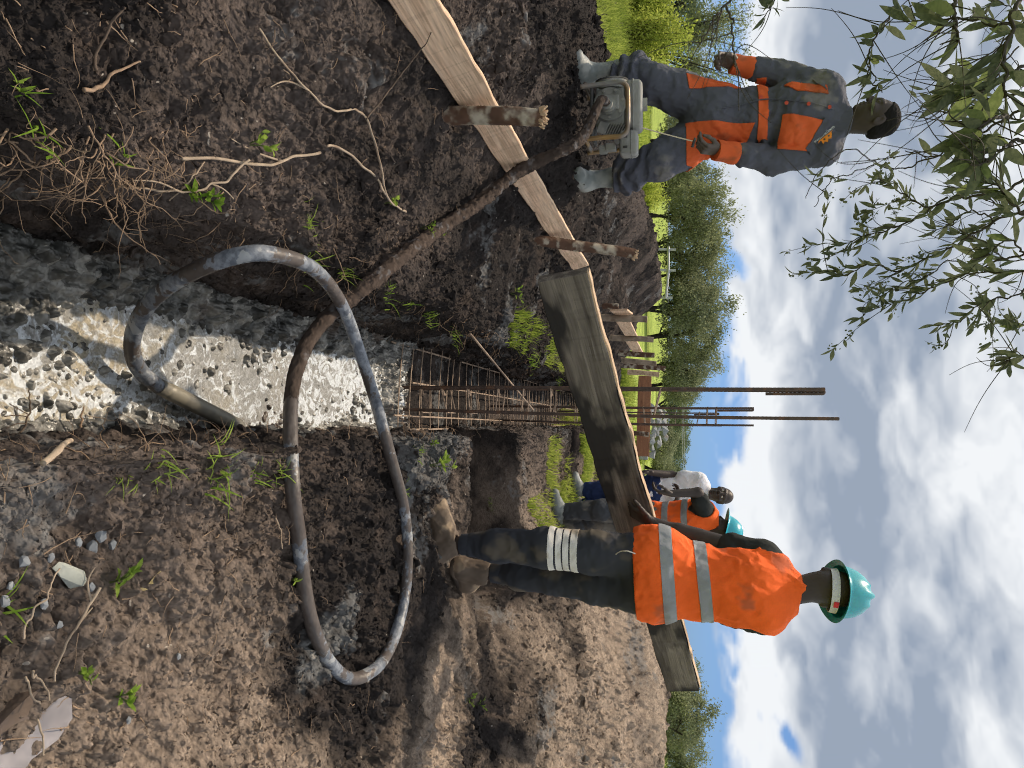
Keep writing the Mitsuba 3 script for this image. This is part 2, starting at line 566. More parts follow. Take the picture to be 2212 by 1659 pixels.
def far_edge(m):
    """Lets the outer rim of the bare soil run down into the grassland."""
    v = np.array(m.vertices)
    x, y = v[:, 0], v[:, 1]
    e = np.maximum.reduce([sstep(18.0, 19.8, y), sstep(.88, .99, (TR_L - x) / (.72 * y + 1.0)), sstep(.86, .99, (x - TR_R) / (.60 * y + 1.0))])
    keep = (x < TR_L - .2) | (x > TR_R + .2) | (y > 18)
    v[:, 2] = np.where(keep, v[:, 2] * (1 - e) + (-.10) * e, v[:, 2])
    m.vertices = v
    return m


soil_mesh = cat([far_edge(strip(-1)), far_edge(strip(1))])
put('ground', soil_mesh, 'soil', smooth=True)
tag('ground', 'dark crumbly excavated soil banked up on both sides of the trench', kind='structure')

# ------------------------------------------------------------------ trench floor: poured concrete, slurry water, then bare footing soil
nx, ny = 210, 640
fx = np.linspace(TR_L - .10, TR_R + .10, nx)
fy = np.exp(np.linspace(math.log(1.1), math.log(CONC_END + .3 + .4), ny)) - .4
FX, FY = np.meshgrid(fx, fy)
s3 = np.stack([FX, FY, 0 * FX], -1)
wx = FX + .01 * (nnoise(s3 * 50, 3) - .5); wy = FY + .01 * (nnoise(s3 * 50 + 9, 5) - .5)
agg = 1.0 * worley(wx, wy, .036, 11, .15, .56, .95) + 1.0 * worley(wx, wy, .020, 12, .15, .6, .8)
# heaps of bare stone along the left wall, flooded towards the right and near the camera
leftness = sstep(-.24, -.45, FX + .10 * (nfbm(s3 * 4, 3, 2) - .5))
lowf = nfbm(s3 * np.array([4.2, 2.6, 1]), 4, 77) - .5
FZ = TR_Z - .006 + .045 * leftness + .048 * lowf + agg * (1.3 + .1 * leftness) + .016 * (nfbm(s3 * 28, 3, 91) - .5)
FZ = FZ + (.9 * worley(wx, wy, .052, 17, .25, .6, .9) + .5 * worley(wx, wy, .03, 18, .25, .6)) * sstep(.15, .7, leftness)
FZ = FZ + .03 * np.exp(-((FX - TR_R) / .05) ** 2)
FZ = FZ + .035 * np.exp(-((FY - CONC_END + .16 + .5 * (nfbm(s3 * 5 + 9, 3, 6) - .5)) / .10) ** 2)
FZ = FZ - .12 * sstep(CONC_END - .02, CONC_END + .35, FY + .25 * (nfbm(s3 * 6, 3, 5) - .5))
floor_mesh = trimesh.Trimesh(np.stack([FX, FY, FZ], -1).reshape(-1, 3), grid_faces(ny, nx), process=False)


def conc_col(p, n, uv):
    a = fbm(p.x * 14, p.y * 14, p.z * 14, 3)
    c = noise(p.x * 130, p.y * 130, p.z * 130)
    col = mix(mi.Color3f(.085, .087, .082), mi.Color3f(.25, .245, .225), smoothstep(.40, .66, a + smoothstep(-.42, -.15, p.x) * .10))
    v1, v2, rnd = voronoi(p.x * 30 + noise(p.x * 40, p.y * 40, 0), p.y * 30)
    col = col * (.35 + 1.1 * rnd)
    brown = smoothstep(.60, .72, fbm(p.x * 4 + 3, p.y * 4, 0, 3))
    col = mix(col, mi.Color3f(.085, .06, .045), brown * .8)
    return col * (.7 + .6 * c)


def conc_bump(p, n, uv):
    return fbm(p.x * 120, p.y * 120, p.z * 120, 2)


scene['wet_concrete'] = {'type': 'twosided', 'bsdf': {'type': 'bumpmap', 'scale': .004, 'tex': proc(conc_bump), 'nested': {'type': 'principled',
                         'base_color': proc(conc_col), 'roughness': .36, 'specular': .6}}}
put('trench_floor', floor_mesh, 'wet_concrete', smooth=True)
tag('trench_floor', 'freshly poured wet grey concrete with stones covering the trench floor', kind='structure')


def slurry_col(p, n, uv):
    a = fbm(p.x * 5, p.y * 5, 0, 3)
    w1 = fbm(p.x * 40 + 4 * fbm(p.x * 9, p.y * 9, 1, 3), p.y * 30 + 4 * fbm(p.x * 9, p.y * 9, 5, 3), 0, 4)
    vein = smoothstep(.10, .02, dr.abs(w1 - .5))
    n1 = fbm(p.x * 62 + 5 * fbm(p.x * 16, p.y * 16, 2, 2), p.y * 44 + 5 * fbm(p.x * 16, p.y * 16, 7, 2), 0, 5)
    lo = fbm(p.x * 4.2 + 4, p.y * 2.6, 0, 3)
    foam_glare = smoothstep(.46, .66, n1 + .55 * (lo - .5) + smoothstep(1.7, 2.6, p.y) * .05 + .03 * vein)  # whitish cement milk, with white glare and reflections painted into the colour
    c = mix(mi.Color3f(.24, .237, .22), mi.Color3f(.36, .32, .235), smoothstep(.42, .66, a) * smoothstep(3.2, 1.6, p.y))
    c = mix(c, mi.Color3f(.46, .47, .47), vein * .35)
    return mix(c, mi.Color3f(.60, .64, .67), foam_glare * .9) * (.72 + .56 * noise(p.x * 210, p.y * 210, 0))


def slurry_bump(p, n, uv):
    return fbm(p.x * 30, p.y * 22, 0, 3) + .5 * fbm(p.x * 90, p.y * 90, 3, 2)


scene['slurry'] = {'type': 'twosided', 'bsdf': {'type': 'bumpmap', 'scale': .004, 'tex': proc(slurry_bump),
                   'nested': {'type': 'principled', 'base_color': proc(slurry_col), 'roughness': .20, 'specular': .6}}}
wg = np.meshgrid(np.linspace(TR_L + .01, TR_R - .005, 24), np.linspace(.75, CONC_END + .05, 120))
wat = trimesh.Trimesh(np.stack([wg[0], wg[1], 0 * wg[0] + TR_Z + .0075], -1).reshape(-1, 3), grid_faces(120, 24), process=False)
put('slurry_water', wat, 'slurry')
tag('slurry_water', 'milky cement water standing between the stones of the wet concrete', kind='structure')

# the bare footing soil in the rest of the trench and under the side pits
ny2 = 420
fy = np.exp(np.linspace(math.log(CONC_END - .3), math.log(20.2), ny2))
fx = np.linspace(TR_L - .12, TR_R + .10, 90)
FX, FY = np.meshgrid(fx, fy)
FZ = TR_Z - .045 + crumbs(FX, FY, .45)
put('trench_bed', trimesh.Trimesh(np.stack([FX, FY, FZ], -1).reshape(-1, 3), grid_faces(ny2, 90), process=False), 'soil', smooth=True)
tag('trench_bed', 'bare soil bed of the trench beyond the poured concrete', kind='structure')

# grassland all around
def field_col(p, n, uv):
    a = fbm(p.x * .35, p.y * .35, 0, 4)
    b = fbm(p.x * 5, p.y * 5, 0, 3)
    return mix(mi.Color3f(.15, .20, .04), mi.Color3f(.28, .34, .075), smoothstep(.3, .7, .5 * a + .5 * b)) * (.7 + .6 * noise(p.x * 60, p.y * 60, 0))


scene['meadow'] = {'type': 'twosided', 'bsdf': {'type': 'principled', 'base_color': proc(field_col), 'roughness': .95, 'specular': .1}}
from shapely.geometry import Polygon
yf, yn = 19.6, YS[0] + .02
inner = Polygon([(TR_L - .95 * (.72 * yn + 1), yn), (TR_R + .95 * (.6 * yn + 1), yn), (TR_R + .95 * (.6 * yf + 1), yf), (TR_L - .95 * (.72 * yf + 1), yf)])
outer = Polygon([(-700, -60), (700, -60), (700, 900), (-700, 900)])
gv, gf = trimesh.creation.triangulate_polygon(outer.difference(inner), engine='earcut')
put('grassland', trimesh.Trimesh(np.c_[gv, np.full(len(gv), -.09)], gf, process=False), 'meadow')
tag('grassland', 'open green grassland around the building site', kind='structure')

from scipy.spatial import cKDTree
_sv = np.asarray(soil_mesh.vertices); _sv = _sv[_sv[:, 2] > -.30]
_kd = cKDTree(_sv[:, :2])


def top_z(x, y):
    """Height of the crumbly soil surface as built."""
    d_, i_ = _kd.query(np.stack([np.asarray(x, float), np.asarray(y, float)], -1), k=5)
    return _sv[i_, 2].max(-1)


def G(xd, yd, lift=.0):
    """The point of the soil surface that was measured at (xd, yd), raised by lift."""
    r = ray(xd, yd)
    t = np.linspace(.8, 14, 3500)
    p = CAM + r * t[:, None]
    gz_ = ground_z(p[:, 0], p[:, 1])
    m_ = (p[:, 0] < TR_L - .01) | (p[:, 0] > TR_R + .01)
    m_ &= gz_ > -.2
    gz_[m_] = top_z(p[m_, 0], p[m_, 1])
    under = p[:, 2] < gz_ + lift
    return p[np.argmax(under)] if under.any() else p[-1]
# ------------------------------------------------------------------ materials of the site's objects
def flat(name, col, rough=.7, spec=.3, metal=0., var=.25, scale=12., dirt=None, dirt_amt=.5, bump=0., bscale=60., coat=0.):
    """A plain material with blotchy wear: base colour, an optional dirt colour and optional fine relief."""
    col = tuple(col)
    def fn(p, n, uv):
        a = fbm(p.x * scale, p.y * scale, p.z * scale, 3)
        c = mi.Color3f(*col) * (1 - var + 2 * var * a)
        if dirt is not None:
            b = fbm(p.x * scale * .6 + 7, p.y * scale * .6, p.z * scale * .6, 4)
            c = mix(c, mi.Color3f(*dirt), smoothstep(.62 - .3 * dirt_amt, .72, b) * min(1, dirt_amt + .3))
        return c
    b = {'type': 'principled', 'base_color': proc(fn), 'roughness': rough, 'specular': spec, 'metallic': metal}
    if coat:
        b['clearcoat'] = coat; b['clearcoat_gloss'] = .9
    if bump:
        def bf(p, n, uv):
            return fbm(p.x * bscale, p.y * bscale, p.z * bscale, 3)
        b = {'type': 'bumpmap', 'scale': bump, 'tex': proc(bf), 'nested': b}
    scene[name] = {'type': 'twosided', 'bsdf': b}
    return name


def wood(name, c0, c1, stain, stain_amt, axis, freq=(1.6, 60, 60), rough=.75):
    """Sawn timber, its grain running along the world direction axis."""
    M = R3(axis, [0.1, .2, 1.0])
    ax, ay, az = [mi.Vector3f(*[float(q) for q in M[:, k]]) for k in range(3)]
    def fn(p, n, uv):
        q = mi.Vector3f(p)
        u, v, w = dr.dot(q, ax), dr.dot(q, ay), dr.dot(q, az)
        w2 = v + .012 * noise(u * 3, v * 10, 1)
        g = fbm(u * freq[0], w2 * freq[1], w * freq[2], 4)
        f = noise(u * 9, w2 * 260, w * 260)
        c = mix(mi.Color3f(*c0), mi.Color3f(*c1), smoothstep(.3, .7, g)) * (.68 + .64 * f)
        s = fbm(u * 4.3 + 5, v * 11, w * 11, 4)
        c = mix(c, mi.Color3f(*stain), smoothstep(.62 - .25 * stain_amt, .70 - .1 * stain_amt, s) * min(1., .35 + stain_amt))
        saw = smoothstep(.72, .9, noise(u * 70, v * 6, 3))
        return c * (1 - .10 * saw)
    def bf(p, n, uv):
        q = mi.Vector3f(p)
        u, v, w = dr.dot(q, ax), dr.dot(q, ay), dr.dot(q, az)
        return noise(u * 6, v * 200, w * 200) + .25 * noise(u * 80, v * 14, w * 14)
    scene[name] = {'type': 'twosided', 'bsdf': {'type': 'bumpmap', 'scale': .0016, 'tex': proc(bf),
                   'nested': {'type': 'principled', 'base_color': proc(fn), 'roughness': rough, 'specular': .3}}}
    return name


def plank(a, b, h, t, upv, seed, n=40, rough_edge=.004):
    """A sawn board from a to b (its lower front edge), h along upv, t thick, with slightly uneven edges."""
    a, b = np.asarray(a, float), np.asarray(b, float)
    d = unit(b - a); u = unit(upv - d * (upv @ d)); w = np.cross(d, u)
    rng = np.random.default_rng(seed)
    s = np.linspace(0, 1, n)
    def wob(k, amp):
        q = np.stack([s * np.linalg.norm(b - a) * 5, 0 * s + k, 0 * s], -1)
        return amp * 2 * (nfbm(q, 4, seed + k) - .5)
    c = .004
    ring = [(0, c), (0, h - c), (c, h), (t - c, h), (t, h - c), (t, c), (t - c, 0), (c, 0)]
    lo, hi, bow = wob(1, rough_edge), wob(2, rough_edge), wob(3, rough_edge * .8)
    V = []
    for i, q in enumerate(s):
        o = a + (b - a) * q
        for (x, y) in ring:
            yy = y + (hi[i] if y > h / 2 else lo[i])
            V.append(o + w * (x + bow[i]) + u * yy)
    m = len(ring)
    f = []
    for i in range(n - 1):
        for j in range(m):
            k = (j + 1) % m
            f += [(i * m + j, i * m + k, (i + 1) * m + k), (i * m + j, (i + 1) * m + k, (i + 1) * m + j)]
    for j in range(1, m - 1):
        f += [(0, j + 1, j), ((n - 1) * m, (n - 1) * m + j, (n - 1) * m + j + 1)]
    mm = trimesh.Trimesh(np.array(V), np.array(f), process=False)
    return mm


wood('pale_pine', (.57, .385, .255), (.69, .50, .345), (.36, .24, .15), .10, [0, 1, 0])
wood('red_wood', (.27, .12, .065), (.34, .17, .09), (.10, .05, .03), .2, [1, 0, 0])
flat('bark', (.10, .055, .035), .85, .3, var=.5, scale=26, dirt=(.52, .47, .37), dirt_amt=.5, bump=.006, bscale=45)
flat('split_wood', (.55, .40, .26), .85, .2, var=.4, scale=40, dirt=(.25, .16, .10), dirt_amt=.4, bump=.004)
flat('grey_wood', (.30, .24, .18), .85, .2, var=.4, scale=22, dirt=(.14, .10, .07), dirt_amt=.4, bump=.003)

# ------------------------------------------------------------------ profile board with its stakes, left of the trench
BX = -1.24
A0, A1 = PX(780, -95, BX), PX(1243, 578, BX)
B0z, B1z = .215, .265
pb = thing('profile_board', 'long pale sawn pine board on edge along the dark spoil, pegged by two log stakes', 'board')
put('plank', plank([BX, A0[1], B0z], [BX, A1[1], B1z], .132, .026, np.array([-.28, 0, 1.0]), 3, 90, .008), 'pale_pine', pb, smooth=25)


def log_stake(base, top, r0, r1, seed, sides=18, n=34, knob=.12):
    s = np.linspace(0, 1, n)
    base, top = np.asarray(base, float), np.asarray(top, float)
    p = base + (top - base) * s[:, None]
    q = np.stack([s * 3, 0 * s, 0 * s], -1)
    p = p + .012 * np.stack([nfbm(q, 2, seed) - .5, nfbm(q + 9, 2, seed) - .5, 0 * s], -1)
    ang = np.arange(sides) / sides * 2 * np.pi
    g = np.stack(np.meshgrid(s * 6, ang, indexing='ij'), -1)
    g = np.stack([g[..., 0], np.cos(g[..., 1]) * 1.3, np.sin(g[..., 1]) * 1.3], -1)
    prof = 1 + knob * 2 * (nfbm(g, 3, seed) - .5)
    r = (r0 + (r1 - r0) * s)
    return tube(p, r, sides, True, prof)


def stake(name, label, base, top, r0, r1, seed, mat='bark', frayed=True, group=None):
    k = thing(name, label, 'stake', group)
    base, top = np.asarray(base, float), np.asarray(top, float)
    put('shaft', log_stake(base, top, r0, r1, seed), mat, k, smooth=60)
    if frayed:
        rng = np.random.default_rng(seed)
        ax = unit(top - base)
        M = R3(ax, [0.3, 1, .2])
        ms = []
        for i in range(26):                                           # the hammered, splintered head
            a, rr = rng.uniform(0, 6.28), r1 * math.sqrt(rng.uniform(.05, 1)) * .93
            o = top + (M[:, 1] * math.cos(a) + M[:, 2] * math.sin(a)) * rr - ax * .01
            e = o + ax * rng.uniform(.008, .034) + (M[:, 1] * math.cos(a) + M[:, 2] * math.sin(a)) * rng.uniform(.0, .018)
            ms.append(tube(np.array([o, .5 * (o + e) + rng.normal(0, .002, 3), e]), [.008, .007, .003], 5))
        put('splintered_head', cat(ms), 'split_wood', k, smooth=40)
    return k


s1b, s1t = PX(955, 243, BX + .06), PX(1172, 253, BX + .075)
stake('log_stake', 'thick peeling log stake holding the pale board, nearest of the stakes', s1b - [0, 0, .12], s1t, .036, .034, 5)
s2b, s2t = PX(1165, 512, BX + .06), PX(1370, 548, BX + .10)
stake('log_stake', 'second log stake, slim and dark, at the far end of the pale board', s2b - [0, 0, .12], s2t, .037, .034, 6)

# farther boards and stakes on the same line
fb = thing('profile_board', 'short pale boards on edge behind the far stakes, beyond the end of the carried beam', 'board')
for (x0, y0, x1, y1, Y0, Y1, hh) in ((1318, 668, 1331, 677, 8.6, 8.9, .20), (1330, 690, 1352, 726, 9.0, 10.9, .17), (1350, 733, 1368, 760, 11.1, 13.2, .17)):
    p0, p1 = P(x0, y0, Y0), P(x1, y1, Y1)
    put('plank', plank(p0, p1, hh, .025, np.array([0, 0, 1.0]), int(y0), 12), 'pale_pine', fb, smooth=25)
stx = [(1290, 660, 1336, 662, 8.4, .035, 'bark'), (1300, 684, 1398, 690, 8.8, .042, 'grey_wood'), (1322, 728, 1412, 734, 10.7, .044, 'grey_wood'), (1342, 762, 1414, 768, 12.6, .048, 'bark'),
       (1358, 778, 1418, 786, 13.6, .05, 'grey_wood'), (1366, 790, 1438, 796, 14.6, .05, 'bark'), (1372, 803, 1424, 809, 15.4, .055, 'split_wood')]
ords = ['short dark', 'tall grey', 'pale', 'reddish', 'leaning grey', 'tallest thin dark', 'light tan']
places = ['nearest of the far row, low behind the carried beam', 'second in the far row, in front of the short boards', 'third in the far row, between two short boards', 'fourth in the far row beyond the boards',
          'fifth in the far row', 'sixth in the far row', 'last in the far row beside the red cross board']
for i, (x0, y0, x1, y1, Y, r, m) in enumerate(stx):
    stake('wooden_stake', f'{ords[i]} wooden stake, {places[i]}', P(x0 - 6, y0, Y) - [0, 0, .1], P(x1, y1, Y), r, r * .9, 20 + i, m, False, 'stakes of the far profile line')
cb = thing('cross_board', 'reddish brown board on edge across the far end of the trench', 'board')
put('plank', plank(P(1379, 812, 15.8), P(1374, 985, 15.8), .27, .03, np.array([0, 0, 1.0]), 31, 14), 'red_wood', cb, smooth=25)
stake('wooden_stake', 'squat wooden stake at the right end of the red cross board', P(1368, 935, 15.6) - [0, 0, .2], P(1402, 938, 15.6), .05, .05, 41, 'bark', False, 'stakes of the far profile line')

# ------------------------------------------------------------------ the heavy timber carried by the worker
TA, TB = P(1163, 596, 2.75), P(1441, 1478, 4.5)
tdir = unit(TB - TA)
wood('old_timber', (.085, .070, .060), (.195, .168, .142), (.024, .021, .020), .64, tdir, (1.0, 30, 30), .8)
tb = thing('timber_beam', 'heavy weathered dark stained timber held across the trench by the front worker', 'beam')
tm = plank(TA, TB, .185, .048, np.array([0, 0, 1.0]), 11, 150, .011)
put('beam', tm, 'old_timber', tb, smooth=25)
BEAM_UP = unit(np.array([0, 0, 1.0]) - tdir * tdir[2])
top = plank(TA + BEAM_UP * .1865 + np.cross(tdir, BEAM_UP) * .004, TB + BEAM_UP * .1865 + np.cross(tdir, BEAM_UP) * .004, .006, .040, np.array([0, 0, 1.0]), 11, 150, .011)
wood('lit_edge', (.44, .31, .20), (.58, .43, .30), (.16, .10, .07), .22, tdir, (1.0, 40, 40), .85)  # pale strip: light along the top edge, put into the wood colour
put('lit_edge', top, 'lit_edge', tb, smooth=25, label='top edge painted paler where the light catches it')

# ------------------------------------------------------------------ reinforcement
flat('rebar_steel', (.095, .065, .052), .6, .5, metal=.35, var=.45, scale=30, dirt=(.20, .10, .055), dirt_amt=.35)
flat('rusty_rod', (.36, .27, .20), .75, .4, metal=.15, var=.5, scale=30, dirt=(.17, .13, .105), dirt_amt=.5)


def rebar(a, b, r, sides=8, hook=None):
    """A ribbed bar; ribs are real swellings along it."""
    a, b = np.asarray(a, float), np.asarray(b, float)
    L = np.linalg.norm(b - a)
    n = max(4, int(L / .011))
    s = np.linspace(0, 1, n)
    p = a + (b - a) * s[:, None]
    p[:, 0] += .010 * np.sin(s * 3.1 + a[0] * 9); p[:, 1] += .008 * np.sin(s * 4.3 + a[1])
    rr = r * (1 + .10 * (np.arange(n) % 2))
    if hook is not None:
        th = np.linspace(0, np.pi, 9)[1:]
        up = unit(p[-1] - p[-2]); d = unit(hook - up * (hook @ up))
        arc = p[-1] + .009 * (d * (1 - np.cos(th))[:, None] + up * np.sin(th)[:, None])
        tail = arc[-1] - up * np.linspace(.01, .30, 10)[:, None]
        p = np.vstack([p, arc, tail]); rr = np.r_[rr, np.full(len(arc) + len(tail), r)]
    return tube(p, rr, sides)


def stirrup(c, ex, ey, rx, ry, r, tilt):
    """A bent link: rectangle with rounded corners round the four bars, its two ends hooked inwards."""
    pts = []
    k = .018
    for (sx, sy) in ((-1, -1), (1, -1), (1, 1), (-1, 1)):
        cx, cy = sx * (rx - k), sy * (ry - k)
        a0 = math.atan2(sy, sx)
        for da in (-.6, 0, .6):
            pts.append((cx + k * math.cos(a0 + da), cy + k * math.sin(a0 + da)))
    pts = [(-rx + .05, -ry + .045)] + pts + [(-rx, -ry), (-rx + .045, -ry + .055)]
    P3 = np.array([c + ex * x + ey * y + np.array([0, 0, tilt * x + .004 * i / len(pts)]) for i, (x, y) in enumerate(pts)])
    return tube(P3, r, 6)


def column_cage(label, FL, FR, tops, depth, r, zs, seed, label_group):
    """Four upright bars tied with links. FL and FR: feet of the front bars; tops: heights FL, FR, BL, BR."""
    k = thing('rebar_column', label, 'rebar cage', label_group)
    FL, FR = np.asarray(FL, float), np.asarray(FR, float)
    ex = unit((FR - FL) * [1, 1, 0]); ey = np.array([-ex[1], ex[0], 0])
    w = np.linalg.norm((FR - FL)[:2])
    rng = np.random.default_rng(seed)
    feet = [FL, FR, FL + ey * depth, FR + ey * depth]
    lean = np.array([.004, 0, 0])
    for i, f in enumerate(feet):
        t = np.array([f[0], f[1], tops[i]]) + (np.array([.02 if i % 2 else -.012, 0, 0]) + rng.normal(0, .004, 3) * [1, 1, 0])
        put('bar', rebar(f, t, r, 8, ex if i == 2 else None), 'rebar_steel', k, smooth=60)
    mid = (FL + FR) / 2 + ey * depth / 2
    for z in zs:
        put('link', stirrup(np.array([mid[0], mid[1], z + rng.normal(0, .008)]), ex, ey, w / 2 + r + .004, depth / 2 + r + .004, .0042, rng.normal(.0, .12)), 'rusty_rod', k, smooth=60)
    return k


g = 'column cages standing in the trench'
FL, FR = P(836, 841, 4.25), P(872, 886, 4.25)
FL[2] = FR[2] = -.58
zA = P(1782, 866, 4.25)[2]
column_cage('nearest tall steel column cage rising from the trench above the carried beam', FL, FR, [P(1783, 866, 4.25)[2], P(1813, 917, 4.25)[2], P(1778, 868, 4.4)[2], P(1765, 912, 4.4)[2]], .16, .0088,
            list(np.arange(-.42, .75, .155)) + [.95], 4, g)
FLb, FRb = P(1150, 880, 6.7), P(1150, 908, 6.7); FLb[2] = FRb[2] = -.58
column_cage('middle steel column cage, its bars half the height of the nearest in the sky', FLb, FRb, [P(1628, 884, 6.7)[2], P(1628, 909, 6.7)[2], P(1626, 886, 6.8)[2], P(1560, 908, 6.8)[2]], .16, .0085,
            list(np.arange(-.4, 1.0, .2)) + [1.36, 1.43], 5, g)
FLc, FRc = P(1260, 890, 9.8), P(1260, 911, 9.8); FLc[2] = FRc[2] = -.58
column_cage('farthest thin steel column cage, barely rising over the trees', FLc, FRc, [P(1540, 891, 9.8)[2], P(1542, 912, 9.8)[2], P(1552, 894, 9.9)[2], P(1500, 912, 9.9)[2]], .16, .0085,
            list(np.arange(-.4, 1.5, .3)), 6, g)

# mats of bars lying along the trench bed
mat_k = thing('rebar_mat', 'long ladder of rusty bars lying along the trench floor beyond the wet concrete', 'rebar mat')
rng = np.random.default_rng(8)
for x in (-.43, -.22, -.02, .03):
    put('long_bar', rebar([x + rng.normal(0, .01), 3.92 if x != -.22 else 4.3, -.47 + rng.normal(0, .01)], [x + rng.normal(0, .02), 13.5, -.50], .0054), 'rusty_rod', mat_k, smooth=60)
y = 4.0
while y < 13.4:
    a, b = np.array([-.46 + rng.normal(0, .012), y + rng.normal(0, .03), -.462]), np.array([.05, y + rng.normal(0, .03), -.462])
    put('cross_bar', tube(np.linspace(a, b, 5) + np.array([0, 0, -.006]) * np.array([0, 1, 1.4, 1, 0])[:, None], .0036, 6), 'rusty_rod', mat_k, smooth=60)
    y += rng.uniform(.15, .24)
pr = thing('prop_rod', 'thin straight steel rod leaning from the left trench lip to the nearest column cage', 'rod')
put('rod', rod(PX(1015, 720, -.50), P(1152, 886, 4.62), .0062, 8), 'rusty_rod', pr, smooth=60)

# ------------------------------------------------------------------ heap of building stones at the far end
flat('quarry_stone', (.27, .28, .285), .9, .2, var=.3, scale=5, dirt=(.33, .26, .20), dirt_amt=.25, bump=.01, bscale=20)
rng = np.random.default_rng(12)
lay = []
for row, (xd, cnt, y0, y1) in enumerate(((1392, 9, 862, 992), (1408, 9, 868, 985), (1422, 8, 874, 965), (1434, 5, 884, 950))):
    for i in range(cnt):
        lay.append((xd + rng.normal(0, 2), y0 + (y1 - y0) * (i + .5) / cnt + rng.normal(0, 2), 21 + .5 * row + rng.normal(0, .15)))
for i, (xd, yd, Y) in enumerate(lay):
    c = P(xd, yd, Y)
    pts = rng.normal(0, 1, (14, 3)); pts /= np.linalg.norm(pts, axis=1, keepdims=True)
    m = trimesh.convex.convex_hull(pts * rng.uniform(.75, 1.1, (14, 1)) * np.array([.135, .13, .115]) * rng.uniform(.9, 1.3))
    m.apply_translation(c)
    k = put('stone', m, 'quarry_stone')
    tag(k, 'angular pale grey quarry stone in the heap beyond the red cross board', 'stone', 'stones of the heap')

# ------------------------------------------------------------------ small far things
flat('galvanised', (.42, .43, .44), .5, .5, metal=.4, var=.2)
rl = thing('pipe_railing', 'grey pipe railing before the trees, behind the left spoil heap', 'railing')
for yd, top, bot in ((538, 1460, 1408), (583, 1460, 1408), (642, 1453, 1405)):
    a, b = P(bot, yd, 26), P(top, yd + 1, 26)
    put('post', rod(a, b, .045, 8), 'galvanised', rl, smooth=60)
put('rail', tube(np.array([P(1444, 533, 25.95), P(1444, 583, 25.95), P(1438, 645, 25.95)]), .05, 8), 'galvanised', rl, smooth=60)
flat('cable_black', (.05, .05, .05), .6, .3)
for lab, x0, x1 in (('upper thin power cable crossing before the far hill trees', 1482, 1489), ('lower thin power cable crossing before the far hill trees', 1479, 1484)):
    k = thing('power_cable', lab, 'cable')
    s_ = np.linspace(0, 1, 16)
    put('cable', tube(P(x0, 760, 52) + (P(x1, 1120, 52) - P(x0, 760, 52)) * s_[:, None] - np.array([0, 0, 1.]) * (.25 * np.sin(np.pi * s_))[:, None], .022, 6), 'galvanised', k, smooth=True)
flat('red_plastic', (.55, .06, .05), .5, .4)
k = thing('red_strip', 'red plastic strip lying on the soil behind the front worker', 'plastic strip')
put('strip', tube(smooth_path([P(1292, 1124, 8.8), P(1306, 1134, 8.75), P(1322, 1141, 8.7), P(1340, 1150, 8.7)], 16), .028, 8, True, np.ones((16, 8)) * np.array([1, .5, .3, .5, 1, .5, .3, .5])), 'red_plastic', k, smooth=True)
flat('stripe_dark', (.03, .035, .06), .7, .3)
k = thing('striped_bundle', 'small dark and white striped bundle on the grass behind the striped trouser leg', 'bundle')
o_, e_ = P(1240, 1138, 7.5), P(1252, 1139, 7.5)
for i_ in range(6):
    a, b = o_ + (e_ - o_) * i_ / 6, o_ + (e_ - o_) * (i_ + 1) / 6
    put('stripe', rod(a, b, .034 - .004 * abs(i_ - 2.5), 12), 'stripe_dark' if i_ % 2 else 'galvanised', k, smooth=40)
# ------------------------------------------------------------------ concrete vibrator: engine in a tube frame, long hose, steel poker
def hose_col(p, n, uv):
    a = fbm(p.x * 16, p.y * 16, p.z * 16, 4)
    b = fbm(p.x * 70, p.y * 70, p.z * 70, 4)
    c = mix(mi.Color3f(.095, .108, .13), mi.Color3f(.225, .245, .275), smoothstep(.34, .66, .35 * a + .65 * b))
    m = fbm(p.x * 8 + 3, p.y * 8, p.z * 8, 5)
    c = mix(c, mi.Color3f(.34, .35, .35), smoothstep(.60, .66, fbm(p.x * 30, p.y * 30, p.z * 30, 4)) * .7)
    return mix(c, mi.Color3f(.070, .053, .042), smoothstep(.44, .51, m + .30 * (b - .5)) * .9)


scene['hose_rubber'] = {'type': 'twosided', 'bsdf': {'type': 'bumpmap', 'scale': .003, 'tex': proc(lambda p, n, uv: fbm(p.x * 60, p.y * 60, p.z * 60, 3)), 'nested': {'type': 'principled', 'base_color': proc(hose_col), 'roughness': .45, 'specular': .4}}}
flat('muddy_hose', (.058, .043, .035), .95, .2, var=.6, scale=40, dirt=(.20, .20, .21), dirt_amt=.10, bump=.012, bscale=70)
flat('poker_steel', (.17, .16, .135), .5, .5, metal=.15, var=.35, scale=18, dirt=(.24, .22, .17), dirt_amt=.5)
flat('engine_grey', (.19, .195, .18), .75, .3, var=.3, scale=14, dirt=(.42, .40, .36), dirt_amt=.55, bump=.002, bscale=90)
flat('engine_dark', (.06, .06, .058), .7, .3, var=.4, scale=20, dirt=(.22, .21, .19), dirt_amt=.35)
flat('engine_metal', (.30, .30, .28), .5, .5, metal=.5, var=.3, scale=20, dirt=(.30, .28, .25), dirt_amt=.4)
flat('frame_tube', (.27, .16, .06), .42, .6, metal=.4, var=.4, scale=10, dirt=(.20, .215, .23), dirt_amt=.9)
flat('tank_grey', (.27, .27, .25), .8, .25, var=.25, scale=20, dirt=(.20, .195, .175), dirt_amt=.45, bump=.002, bscale=60)

vib = thing('concrete_vibrator', 'petrol concrete vibrator with long looping grey hose and steel poker lying in wet concrete', 'concrete vibrator')
EX = R3([.985, .16, 0], [-.16, .985, 0])           # engine axes: width, back, up
E0 = P(1283, 252, 3.93)


